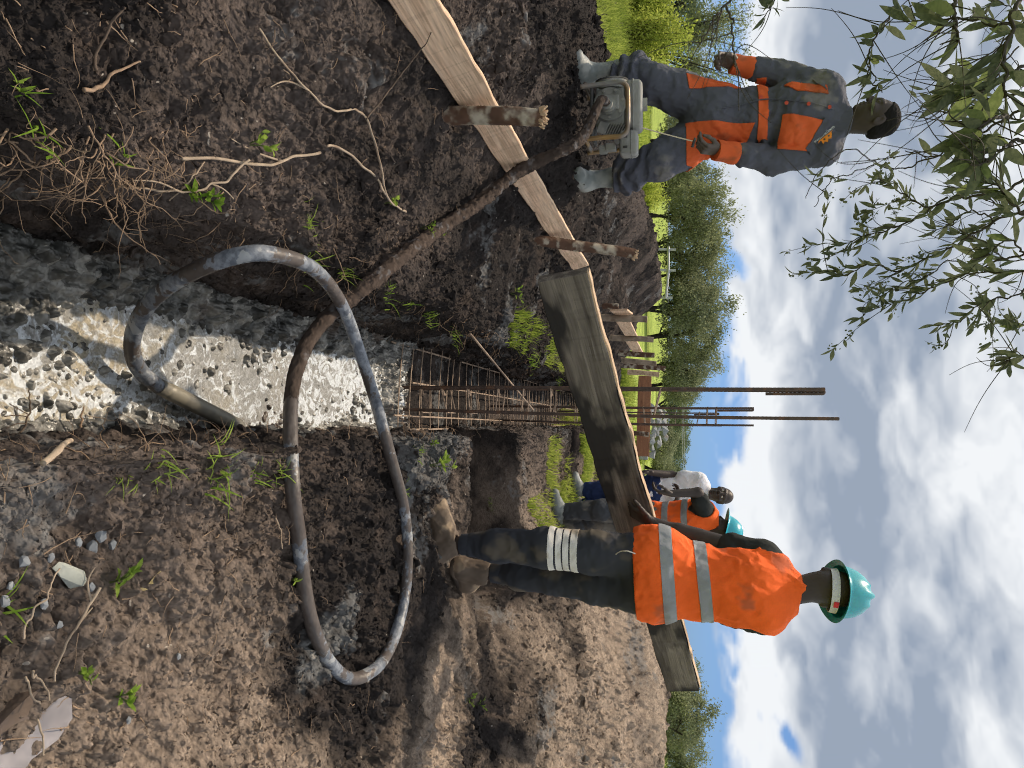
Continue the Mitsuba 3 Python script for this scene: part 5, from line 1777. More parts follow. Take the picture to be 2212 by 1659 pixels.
# ------------------------------------------------------------------ trees of the background
def tree_proto(seed, H, W, nclump, nleaf, leaf, spread=1.0, low=.22, flat_top=.0):
    rng = np.random.default_rng(seed)
    wood_, cl = [], []
    for t in range(rng.integers(2, 4)):                               # several stems from the ground, leaning apart
        a = rng.uniform(0, 6.28); ln = rng.uniform(.1, .35) * W
        p0 = np.array([rng.normal(0, .15), rng.normal(0, .15), -.2])
        p1 = np.array([math.cos(a) * ln * .5, math.sin(a) * ln * .5, H * .32]); p2 = np.array([math.cos(a) * ln, math.sin(a) * ln, H * .62])
        stem = smooth_path([p0, p1, p2], 14)
        wood_.append(tube(stem, np.linspace(.030, .014, 14) * H, 7))
        for b in range(7):
            k = rng.integers(4, 13); o = stem[k]; aa = rng.uniform(0, 6.28)
            e = o + np.array([math.cos(aa), math.sin(aa), rng.uniform(.3, 1.1)]) * rng.uniform(.22, .42) * W * .75
            e[2] = min(e[2], H * .93)
            lim = smooth_path([o, (o + e) / 2 + rng.normal(0, .03, 3) * H, e], 8)
            wood_.append(tube(lim, np.linspace(.010, .003, 8) * H, 5))
            cl += [e, lim[5]]
    n = nclump
    u = rnd_dirs(rng, n); r = rng.uniform(.45, 1.0, n) ** .6
    zc = H * (low + (1 - low) * .52)
    c = u * r[:, None] * np.array([W * .5, W * .5, H * (1 - low) * .48]) + np.array([0, 0, zc])
    c[:, 2] += .12 * H * (nfbm(c * 1.5, 3, seed) - .5) * 4
    c[:, :2] *= 1 + .9 * (nfbm(c * .9 + 5, 2, seed + 7)[:, None] - .5)
    c = np.vstack([c, np.array(cl)])
    keep = nfbm(c * (2.2 / W) * 2.5 + seed, 2, seed + 2) > .385
    c = c[keep]
    sz = rng.uniform(.45, 1.3, len(c)) * .072 * W
    pts = (c[:, None] + rng.normal(0, 1, (len(c), nleaf, 3)) * sz[:, None, None] * np.array([1, 1, .62])).reshape(-1, 3)
    pts = pts[pts[:, 2] > .08 * H]
    crown = quads(pts, rng.uniform(.6, 1.3, len(pts)) * leaf, rng, .2)
    return cat(wood_), crown


PROTO = []
for i, (mat, args) in enumerate((('acacia_leaf', (1, 4.6, 5.0, 230, 62, .17)), ('pale_tree_leaf', (2, 4.4, 4.6, 210, 62, .18)), ('acacia_leaf', (3, 5.0, 4.2, 190, 56, .16)), ('far_tree_leaf', (4, 5.0, 6.0, 130, 46, .26)))):
    w, c = tree_proto(*args)
    PROTO.append((args[1], args[2], ply(w, 'trunk_bark', smooth=True), ply(c, mat)))


def tree(name, label, cat_, i, yd, top, Y, width, rot, group):
    """A tree whose foot stands on the grassland at distance Y, as tall and wide as it was measured."""
    H0, W0, wd, cr = PROTO[i]
    g = P(1445, yd, Y); zt = P(top, yd, Y)[2]
    sz = (zt + .09) / (H0 * 1.02); sx = width / 1620 * Y / W0
    M = np.eye(4); M[:3, :3] = rotz(rot)[:3, :3] @ np.diag([sx, sx, sz]); M[:3, 3] = [g[0], g[1], -.09]
    k = thing(name, label, cat_, group)
    put_at('trunk', wd, M, k); put_at('crown', cr, M, k)


trees = [
    (3, 20, 1532, 44, 170, 'dark tree at the left end of the tree line, beyond the yellow-green bushes'), (3, 205, 1540, 48, 150, 'dark tree behind the man in grey overalls'),
    (1, 300, 1522, 44, 120, 'pale tree between the overalls and the tree line'),
    (1, 398, 1545, 39, 120, 'low pale tree beside the sleeve of the grey overalls'), (0, 462, 1580, 36, 135, 'tallest dark stemmed thorn tree left of the stakes'), (2, 535, 1568, 38, 120, 'thorn tree behind the water pipes on the mound'),
    (0, 600, 1566, 40, 125, 'thorn tree in the middle of the tree line'), (1, 668, 1574, 38, 130, 'tall pale crowned tree above the far stakes'), (2, 730, 1562, 40, 115, 'tree behind the leaning far stakes'),
    (1, 788, 1548, 42, 110, 'pale tree left of the nearest column bars'), (0, 834, 1518, 44, 85, 'low tree right behind the nearest column bars'), (3, 880, 1496, 70, 110, 'far tree on the hill behind the stone heap'),
    (3, 938, 1492, 76, 110, 'far tree on the hill right of the column bars'), (3, 995, 1484, 80, 100, 'far tree left of the bald man'), (1, 955, 1462, 34, 90, 'low light green tree behind the stones'), (0, 1010, 1455, 36, 80, 'low tree just left of the bald man'),
    (3, 1060, 1468, 70, 110, 'far tree hidden behind the bald man'), (1, 1240, 1470, 44, 120, 'tree behind the front worker'), (3, 1330, 1462, 60, 120, 'far tree right of the orange vest'),
    (0, 1395, 1468, 30, 90, 'small tree over the right mound below the timber end'), (2, 1472, 1518, 31, 100, 'open crowned tree right of the timber end'), (1, 1545, 1538, 30, 120, 'tallest pale tree on the right'), (0, 1622, 1520, 32, 110, 'tree at the right end of the tree line')]
for n, (i, yd, top, Y, w, lab) in enumerate(trees):
    tree('tree', lab, 'tree', i, yd, top, Y, w, n * 1.7, 'trees of the tree line')

# a sparse feathery acacia at the left
rng = np.random.default_rng(77)
ac = thing('acacia_tree', 'thin feathery acacia with sky showing through, left of the raised gloved hand', 'tree')
o = P(1445, 95, 24); o[2] = -.09
limbs, pts = [], []
for b in range(16):
    e = P(rng.uniform(1560, 1632), rng.uniform(20, 185), 24 + rng.normal(0, .6))
    m = o * .5 + e * .5 + np.array([rng.normal(0, .2), 0, .35])
    pth = smooth_path([o, m, e], 22)
    limbs.append(tube(pth, np.linspace(.05, .008, 22), 5))
    for k in range(10, 22):
        pts.append(pth[k] + rng.normal(0, 1, (34, 3)) * np.array([.30, .25, .09]))
put('trunk', cat(limbs), 'trunk_bark', ac, smooth=True)
pts = np.vstack(pts)
put('crown', quads(pts, rng.uniform(.05, .11, len(pts)), rng, .2), 'acacia_leaf', ac)

# bushes on the left field
def bush(label, yd, top, Y, width, seed, group, mat='bush_leaf', base=None):
    rng = np.random.default_rng(seed)
    g = P(1445, yd, Y); g[2] = -.09 if base is None else base
    H = P(top, yd, Y)[2] - g[2]; W = width / 1620 * Y
    k = thing('bush', label, 'bush', group)
    st, pts, di = [], [], []
    for b in range(26):
        a = rng.uniform(0, 6.28); r = math.sqrt(rng.uniform(0, 1)) * W * .5
        e = g + np.array([r * math.cos(a), r * math.sin(a), H * rng.uniform(.45, 1.0) * (1 - .35 * (2 * r / W) ** 2)])
        s = g + np.array([r * math.cos(a), r * math.sin(a), 0]) * .4
        pth = smooth_path([s, s * .5 + e * .5 + rng.normal(0, .03, 3), e], 12)
        st.append(tube(pth, np.linspace(.012, .004, 12), 5))
        for q in range(2, 12):
            pts.append(pth[q] + rng.normal(0, .085, (16, 3)))
    put('stems', cat(st), 'trunk_bark', k, smooth=True)
    pts = np.vstack(pts); n = len(pts)
    put('foliage', leaves(pts, rnd_dirs(rng, n, .5), rnd_dirs(rng, n, 1.2), rng.uniform(.05, .10, n), rng.uniform(.012, .024, n)), mat, k)


bg = 'bushes of the left field'
for i, (yd, top, Y, w, lab) in enumerate(((-10, 1520, 19, 120, 'yellow-green bush at the left edge of the field'), (60, 1508, 17, 100, 'yellow-green bush below the acacia'), (120, 1514, 20, 110, 'yellow-green bush below the loose gloved hand'),
                                         (170, 1496, 18, 80, 'yellow-green bush touching the grey overalls on the left'), (405, 1452, 24, 90, 'yellow-green bush right of the overalls'))):
    bush(lab, yd, top, Y, w, 300 + i, bg)
bush('bright green bush behind the right spoil heap', 1635, 1402, 14, 110, 320, None)
bush('small yellow-green bush beside the stones, behind the beam', 978, 1405, 22, 40, 321, None)

# grass of the field and of the unbroken strips
rng = np.random.default_rng(5)
B = []
def sow(n, fx, fy, ok=None, z=None):
    x, y = fx(n), fy(n)
    if ok is not None:
        m = ok(x, y); x, y = x[m], y[m]
    B.append(np.stack([x, y, (np.full(len(x), -.09) if z is None else z(x, y))], -1))
Yr = lambda n: np.exp(rng.uniform(math.log(4.5), math.log(42), n))
yy = Yr(62000); xx = -(rng.uniform(.14, .86, 62000)) * yy - .4
m = (TR_L - xx > 2.75) | (yy > 18)
xx, yy = xx[m], yy[m]
B.append(np.stack([xx, yy, np.where((TR_L - xx < .72 * yy + 1) & (yy < 18), np.maximum(left_z(xx, yy), -.09), -.09)], -1))
for (x0, x1, y0, y1, n) in ((.12, 2.6, 6.1, 7.65, 9000), (.12, 2.4, 8.62, 9.6, 5000), (-.75, -.5, 4.7, 7.2, 1500), (-.2, 3., 10.2, 13, 4000), (-.6, 8, 18.5, 24, 4000), (.55, .85, 5.1, 5.9, 500), (3.0, 10, 10.5, 18, 3000), (-1.2, -.6, 16, 21, 1500)):
    xx = rng.uniform(x0, x1, n); yy = rng.uniform(y0, y1, n)
    kk = nfbm(np.stack([xx * 2.2, yy * 2.2, 0 * xx], -1), 3, 9) > .40
    kk &= (yy > 18) | (ground_z(xx, yy) < .16)
    xx, yy = xx[kk], yy[kk]
    B.append(np.stack([xx, yy, np.where(yy > 18, -.09, ground_z(xx, yy))], -1))
base = np.vstack(B); n = len(base)
dist = base[:, 1]
near = dist < 10
h = np.where(near & (base[:, 0] > -1.5), rng.uniform(.05, .15, n), rng.uniform(.10, .34, n)) * (.6 + .8 * nfbm(base * .5, 2, 4))
put('grass', blades(base - [0, 0, .01], h, .0022 + .00055 * dist, rng.uniform(.1, .9, n), rng.uniform(0, 6.28, n), rng, 2), 'grass_blades')
tag('grass', 'fresh green grass of the field and of the strips beside the trench', 'grass', kind='stuff')

# ------------------------------------------------------------------ things lying on the spoil: a measured point on the ground
def twig(label, pts, r0, r1, mat='dry_twig', lift=.016, side=(), seed=0, name='twig'):
    """A stick lying on the ground; side: list of (along 0..1, D-point) side shoots."""
    rng = np.random.default_rng(seed + 900)
    p = np.array([G(x, y, lift) for x, y in pts])
    if len(p) > 3:
        for _ in range(2):
            p[1:-1, 1] = .5 * p[1:-1, 1] + .25 * (p[2:, 1] + p[:-2, 1]); p[1:-1, 2] = .5 * p[1:-1, 2] + .25 * (p[2:, 2] + p[:-2, 2])
    pth = smooth_path(p, 12 * len(pts))
    pth += (np.stack([nfbm(np.c_[np.arange(len(pth)) * .12, np.zeros((len(pth), 2)) + q], 2, seed + q) for q in range(3)], -1) - .5) * .014
    tz = top_z(pth[:, 0], pth[:, 1]) if (np.abs(pth[:, 0] + .21) > .29).all() else pth[:, 2] - 1
    zz_ = np.maximum(pth[:, 2], tz + .001)
    w_ = np.ones(9) / 9
    zz_ = np.convolve(np.pad(zz_, 4, 'edge'), w_, 'valid')
    pth[:, 2] = np.where(tz > pth[:, 2] - .5, zz_, pth[:, 2])
    r0, r1 = r0 * .66, r1 * .66
    knots = 1 + .18 * (rng.uniform(0, 1, len(pth)) > .86)
    k = thing(name, label, 'twig')
    put('stem', tube(pth, np.linspace(r0, r1, len(pth)) * knots, 7), mat, k, smooth=True)
    for (t, q) in side:
        o = pth[int(t * (len(pth) - 1))]; e = G(q[0], q[1], lift)
        put('side_shoot', tube(smooth_path([o, (o + e) / 2 + rng.normal(0, .006, 3), e], 10), np.linspace(r1 * .9, .0012, 10), 6), mat, k, smooth=True)


twig('long pale knotted stick lying level across the left bank', [(390, 345), (450, 340), (540, 341), (640, 338), (737, 335), (772, 341), (800, 375), (825, 410), (878, 457)], .0055, .0058, side=[(.28, (500, 300)), (.8, (826, 372))], seed=1)
twig('forked pale branch on the left bank below the pine board', [(555, 60), (582, 98), (620, 165), (700, 215), (790, 262), (814, 300), (824, 350), (826, 400)], .0035, .0058, side=[(.30, (585, 188)), (.32, (612, 150))], seed=2)
twig('thin dark twig running up over the pine board', [(790, 262), (820, 222), (870, 160), (912, 110), (940, 55), (966, 2)], .0042, .0022, 'dark_twig', .03, seed=3)
twig('curved pale stick beneath the long knotted stick', [(293, 405), (333, 412), (400, 412), (450, 405), (500, 383), (537, 345)], .0035, .0042, side=[(.3, (290, 390)), (.05, (250, 380)), (.6, (505, 430))], seed=4)
twig('short straight pale stick crossing the curved stick', [(370, 433), (405, 395), (443, 347)], .0022, .003, seed=5)
twig('stubby root half buried at the upper left', [(187, 200), (213, 180), (260, 152), (310, 132)], .006, .0025, 'root_fibre', .01, seed=6)
twig('dark bent root at the far upper left', [(207, 157), (207, 110), (230, 60), (267, 10)], .0045, .003, 'dark_twig', .006, seed=7)
twig('slanting pale root at the left trench lip', [(85, 442), (125, 412), (160, 395), (197, 367)], .0045, .0025, seed=8)
twig('pale root end at the lower left corner of the lip', [(2, 463), (40, 440), (80, 410)], .006, .004, seed=9)
twig('forked root hanging down the trench wall', [(150, 555), (157, 530), (165, 500), (197, 458)], .005, .002, 'root_fibre', .03, side=[(.5, (140, 540))], seed=10)
twig('thin bent twig across the pebbles at the near right', [(53, 1386), (62, 1345), (80, 1306), (108, 1275), (130, 1228)], .0028, .002, seed=11)
twig('forked twig with leaves at the near right', [(110, 1476), (150, 1390), (173, 1339), (187, 1306), (217, 1266)], .0026, .0038, side=[(.55, (200, 1312)), (.85, (205, 1225))], seed=12)
twig('short twig on the upper edge of the grey slab', [(50, 1463), (66, 1492), (80, 1523)], .0028, .002, lift=.05, seed=13)
twig('second short twig on the grey slab', [(73, 1449), (90, 1480), (103, 1516)], .003, .002, lift=.05, seed=14)
twig('twig lying on the lower half of the grey slab', [(80, 1556), (92, 1585), (97, 1623)], .0028, .002, lift=.05, seed=15)
twig('thick broken stick on the right trench lip', [(87, 1003), (120, 978), (153, 950)], .008, .006, seed=16)
twig('upright reddish stick end standing on the right lip', [(173, 936), (178, 908), (182, 880)], .005, .003, 'root_fibre', .06, seed=17)
twig('dead forked twig over the wet concrete at the lower edge', [(40, 950), (52, 925), (63, 886), (67, 840)], .004, .002, 'dark_twig', .10, side=[(.3, (14, 925)), (.5, (20, 872)), (.45, (10, 900))], seed=18)
twig('thin dark stick leaning on the right lip by the poker', [(317, 985), (304, 955), (293, 930)], .003, .002, 'dark_twig', .03, seed=19)
twig('pale straw near the hose loop', [(600, 1118), (603, 1150), (606, 1185)], .0025, .002, seed=20)
twig('short pale stick on the right soil', [(557, 1540), (560, 1558), (562, 1580)], .003, .003, seed=21)

# roots sticking out of the cut walls: too many and too fine to count
rng = np.random.default_rng(14)
R = []


def root(o, d, L, r, n=11, wob=.55, droop=.35):
    """A fine root: a wandering, tapering strand with a side hair or two."""
    p = [np.asarray(o, float)]; d = unit(d)
    for k in range(n - 1):
        d = unit(d + rng.normal(0, wob, 3) * .6 + [0, 0, -droop * .15])
        p.append(p[-1] + d * L / (n - 1))
    p = np.array(p)
    R.append(tube(p, np.linspace(r, r * .25, n), 5))
    for k in range(rng.integers(0, 4)):
        j = rng.integers(3, n); e = p[j] + unit(d + rng.normal(0, 1., 3)) * L * rng.uniform(.15, .4)
        R.append(tube(np.array([p[j], (p[j] + e) / 2 + rng.normal(0, L * .03, 3), e]), np.array([r * .45, r * .3, r * .15]), 4))


for i in range(300):
    y = math.exp(rng.uniform(math.log(1.25), math.log(7)))
    z = rng.uniform(-.42, .0) if rng.uniform() < .6 else rng.uniform(-.12, .02)
    root([TR_L - .04, y, z], [rng.uniform(.5, 1), rng.normal(0, .8), rng.uniform(-1.0, .4)], rng.uniform(.06, .2), rng.uniform(.0007, .0022))
for i in range(75):                                                     # roots along the left lip, torn out of the bank
    a = G(rng.uniform(0, 430), rng.uniform(270, 420), .004)
    root(a, [rng.uniform(.5, 1), rng.normal(0, .7), rng.uniform(-.15, .25)], rng.uniform(.06, .24), rng.uniform(.0009, .0026), 13)
for i in range(130):
    y = math.exp(rng.uniform(math.log(1.05), math.log(4)))
    root([TR_R + rng.uniform(-.0, .07), y, rng.uniform(-.2, .02)], [-rng.uniform(.1, 1), rng.normal(0, .9), rng.uniform(-.3, .5)], rng.uniform(.04, .14), rng.uniform(.0007, .0019), 9)
for i in range(300):                                                    # straws and root scraps all over the banks
    q = G(rng.uniform(0, 1000), rng.choice([rng.uniform(0, 560), rng.uniform(980, 1659)]), .004)
    a = rng.uniform(0, 6.28)
    root(q, [math.cos(a), math.sin(a), rng.uniform(-.1, .35)], rng.uniform(.012, .08), rng.uniform(.0006, .0016), 6, .3, .3)
put('fine_roots', cat(R), 'root_fibre', smooth=True)
tag('fine_roots', 'fine pale roots and straws sticking out of the cut soil walls and banks', 'roots', kind='stuff')

# weeds and grass tufts
def tuft(label, xd, yd, h, n, seed, wide=.004, spread=.05):
    rng = np.random.default_rng(seed)
    o = G(xd, yd)
    b = o + np.c_[rng.normal(0, spread * .35, (n, 2)), np.full(n, -.012)]
    k = thing('grass_tuft', label, 'grass tuft')
    put('blades', blades(b, rng.uniform(.45, 1.1, n) * h, rng.uniform(.5, 1.1, n) * wide * .5, rng.uniform(.2, 1.5, n), rng.uniform(0, 6.28, n), rng, 4), 'weed_leaf', k, kind='stuff')


def weed(label, xd, yd, h, n, L, seed, mat='weed_leaf'):
    rng = np.random.default_rng(seed)
    o = G(xd, yd)
    k = thing('leafy_weed', label, 'weed')
    st, c, d = [], [], []
    for i in range(max(2, n // 6)):
        a = rng.uniform(0, 6.28)
        e = o + np.array([math.cos(a) * h * .6, math.sin(a) * h * .6, h * rng.uniform(.5, 1.)])
        pth = smooth_path([o - [0, 0, .02], o * .5 + e * .5 + [0, 0, h * .15], e], 10)
        st.append(tube(pth, np.linspace(.0022, .0012, 10), 5))
        for q in range(6):
            j = rng.integers(4, 10); c.append(pth[j]); d.append(unit(pth[-1] - pth[0]) + rng.normal(0, .8, 3) * [1, 1, .5])
    put('stem', cat(st), 'young_leaf', k, smooth=True, kind='stuff')
    c, d = np.array(c), np.array(d); n = len(c)
    put('leaves', leaves(c, d, np.tile([0, 0, 1.], (n, 1)) + rng.normal(0, .5, (n, 3)), rng.uniform(.7, 1.2, n) * L, rng.uniform(.14, .26, n) * L), mat, k, kind='stuff')


for i, (lab, xd, yd, h, n, w, sp) in enumerate((
        ('broad bladed grass tuft on the right lip beside the poker tip', 474, 1018, .075, 26, .007, .07), ('small grass tuft on the right lip below the poker', 356, 1006, .06, 14, .006, .05), ('sparse grass blades on the right bank near the lip', 284, 1036, .05, 8, .005, .04),
        ('grass tuft on the right lip just before the hose', 560, 1024, .05, 14, .005, .05), ('thin grass blades touching the hose on the right lip', 606, 1018, .06, 12, .005, .05), ('bright grass tuft under the hose arc on the left lip', 662, 545, .07, 34, .004, .09),
        ('grass tuft on the left lip behind the crossing hoses', 742, 582, .06, 18, .004, .06), ('dry pale grass bunch on the left bank above the hose arc', 668, 478, .05, 22, .004, .06), ('single long grass blades among the roots at far left', 95, 290, .09, 6, .006, .04),
        ('small green shoot at the upper left edge', 38, 188, .05, 9, .006, .03), ('grass blades among the roots left of the long stick', 272, 350, .06, 8, .006, .05), ('grass tuft on the left bank beside the buried hose', 838, 632, .06, 18, .005, .06),
        ('feathery green tuft on the left lip past the hoses', 884, 655, .06, 20, .005, .08), ('dense green tuft on the left lip, third past the hoses', 930, 684, .06, 26, .005, .09), ('bright green tuft where the thin rod leaves the lip', 984, 716, .07, 34, .005, .10),
        ('grass strip tuft far along the left lip', 1150, 772, .09, 40, .006, .16), ('grass tuft far along the left lip behind the carried beam', 1205, 815, .09, 40, .006, .18), ('grass tuft on the right lip before the side pit', 905, 978, .06, 12, .005, .06),
        ('small tuft beside the loop of hose', 872, 1058, .05, 14, .005, .05), ('pale grass tuft behind the side pit', 1060, 1090, .06, 24, .004, .09), ('small tuft at the near right edge', 6, 1320, .05, 10, .006, .04))):
    tuft(lab, xd, yd, h, n, 500 + i, w, sp)
for i, (lab, xd, yd, h, n, L) in enumerate((
        ('small leafy weed on the long pale stick', 545, 312, .05, 12, .028), ('leafy weed shoot below the curved stick', 400, 408, .04, 10, .028), ('fallen green leaves at the trench wall below the curved stick', 450, 432, .03, 8, .035),
        ('leafy weed at the tip of the long pale stick', 836, 440, .05, 10, .032), ('leafy weed on the buried hose', 912, 492, .05, 10, .026), ('small leafy weed on the mud covered hose, lower one', 948, 512, .04, 10, .022), ('leafy weed on the left bank before the carried beam', 1108, 634, .07, 16, .035),
        ('bright leafy weed on the right lip near the side pit', 930, 1006, .09, 22, .036), ('leafy weed by the forked twig at the near right', 240, 1262, .04, 10, .034), ('tiny weed in the right foreground soil', 178, 1452, .03, 8, .018),
        ('two pale leaves in the right foreground soil', 256, 1502, .03, 8, .024), ('weed shoot on the right spoil heap', 1034, 1520, .04, 8, .02), ('small weed at the foot of the right spoil heap', 1010, 1512, .05, 12, .028),
        ('small weed under the hose on the right', 632, 1252, .03, 8, .02), ('weed at the near side pit edge', 930, 960, .04, 8, .02))):
    weed(lab, xd, yd, h, n, L, 700 + i)
k = thing('dry_leaf', 'curled yellow dry leaf on the right foreground soil', 'leaf')
o = G(320, 1262, .008)
put('blade', leaves(np.array([o, o + [.01, .0, 0]]), np.array([[-.35, .9, .2], [-.2, -.9, .1]]), np.array([[0, .2, 1.], [0, .1, 1.]]), np.array([.055, .04]), np.array([.010, .003]), .2), 'dry_leaf', k)

# stones, the grey slab
def stone(label, xd, yd, size, seed, mat='pebble', name='pebble', group=None, rot=0., sink=.35):
    rng = np.random.default_rng(seed)
    pts = rnd_dirs(rng, 26) * rng.uniform(.8, 1.08, (26, 1))
    m = trimesh.convex.convex_hull(pts * np.asarray(size) / 2)
    m.apply_transform(rotz(rot)); m.apply_translation(G(xd, yd) + [0, 0, size[2] * (.5 - sink)])
    k = put(name, m, mat, None, smooth=28)
    tag(k, label, 'stone', group)


stone('long grey-green stone sliver in the near right soil', 154, 1246, (.035, .105, .03), 3, 'green_stone', 'stone_chunk', None, -.62)
for i, (lab, xd, yd, s) in enumerate((('pale round pebble under the bent twig', 94, 1304, .028), ('blue-grey pointed pebble beside the sliver', 241, 1176, .03), ('dark lump of stone above the pointed pebble', 216, 1156, .042), ('flat grey pebble, leftmost of the group', 168, 1172, .03),
                                     ('grey stone between the flat and the dark one', 196, 1184, .045), ('small pale pebble at the near edge', 22, 1266, .024), ('angular grey pebble above the sliver', 108, 1205, .028), ('grey pebble pair member by the twig', 50, 1214, .034),
                                     ('lone pale pebble in the right foreground', 384, 1417, .024), ('grey pebble beside the two pale leaves', 276, 1556, .022), ('grey pebble at the lower edge', 8, 1300, .034), ('whitish crumb of mortar by the slab', 128, 1350, .022), ('small grey pebble right of the sliver', 196, 1268, .028))):
    stone(lab, xd, yd, (s * .7, s * .55, s * .42), 40 + i)
sl = [np.r_[(g_ := G(x, y))[:2], float(top_z(g_[0], g_[1])) - .004] for x, y in ((43, 1496), (80, 1487), (117, 1489), (160, 1509), (140, 1550), (110, 1596), (60, 1640), (33, 1690), (-40, 1690), (-30, 1573), (10, 1530))]
sl = np.array(sl)
A_ = np.c_[sl[:, :2], np.ones(len(sl))]
cf = np.linalg.lstsq(A_, sl[:, 2], rcond=None)[0]                     # the slab lies in the mean plane of the soil round it
pg = Polygon(sl[:, :2]).buffer(.008).buffer(-.008)
sm = trimesh.creation.extrude_polygon(pg, .025, engine='earcut')
vv_ = sm.vertices.copy(); vv_[:, 2] += vv_[:, 0] * cf[0] + vv_[:, 1] * cf[1] + cf[2] - .018
sm = trimesh.Trimesh(vv_, sm.faces, process=False)
k = thing('slab', 'flat lilac-grey slab partly covered with soil in the near right corner', 'slab')
put('slab_body', sm, 'slab_grey', k)

# soil clods loose on the banks: far too many to count
rng = np.random.default_rng(21)
v = np.asarray(soil_mesh.vertices)
d = np.linalg.norm(v - CAM, axis=1)
rel = v - CAM
dep = rel @ FWD
uu, vv = rel @ RGT / np.maximum(dep, .1), rel @ UPV / np.maximum(dep, .1)
ok_ = (dep > .6) & (np.abs(uu) < .56) & (vv < .20) & (vv > -.76) & (d < 12)
ids = np.nonzero(ok_)[0]
ids = rng.choice(ids, 42000, replace=False)
ico = trimesh.creation.icosphere(1); ico0 = trimesh.convex.convex_hull(rnd_dirs(np.random.default_rng(2), 12))
V, F, off = [], [], 0
protos = []
for s_ in range(10):
    r_ = np.random.default_rng(s_)
    m = trimesh.convex.convex_hull(rnd_dirs(r_, 11) * r_.uniform(.7, 1.15, (11, 1)))
    protos.append((np.asarray(m.vertices), np.asarray(m.faces)))
sizes = np.clip(.0024 * rng.pareto(2.6, len(ids)) + .0022, .0022, .0125) * (.12 + .40 * np.minimum(d[ids], 4.5))
clump = nfbm(v[ids] * 1.7, 3, 5)
sizes *= .5 + 1.1 * sstep(.35, .65, clump)
for s_ in range(10):
    sel = np.arange(s_, len(ids), 10)
    pv, pf = protos[s_]
    a = rng.uniform(0, 6.28, len(sel)); c_, s2 = np.cos(a), np.sin(a)
    q = pv[None] * sizes[sel][:, None, None] * rng.uniform(.7, 1.25, (len(sel), 1, 3))
    q = np.stack([q[..., 0] * c_[:, None] - q[..., 1] * s2[:, None], q[..., 0] * s2[:, None] + q[..., 1] * c_[:, None], q[..., 2]], -1)
    q = q + v[ids[sel]][:, None] + np.array([0, 0, 1.]) * (sizes[sel] * .25)[:, None, None]
    V.append(q.reshape(-1, 3)); F.append((pf[None] + (np.arange(len(sel)) * len(pv))[:, None, None]).reshape(-1, 3) + off); off += q.shape[0] * q.shape[1]
put('soil_clods', trimesh.Trimesh(np.vstack(V), np.vstack(F), process=False), 'soil', smooth=40)
tag('soil_clods', 'loose crumbs and clods of dark soil strewn over the banks', 'soil clods', kind='stuff')
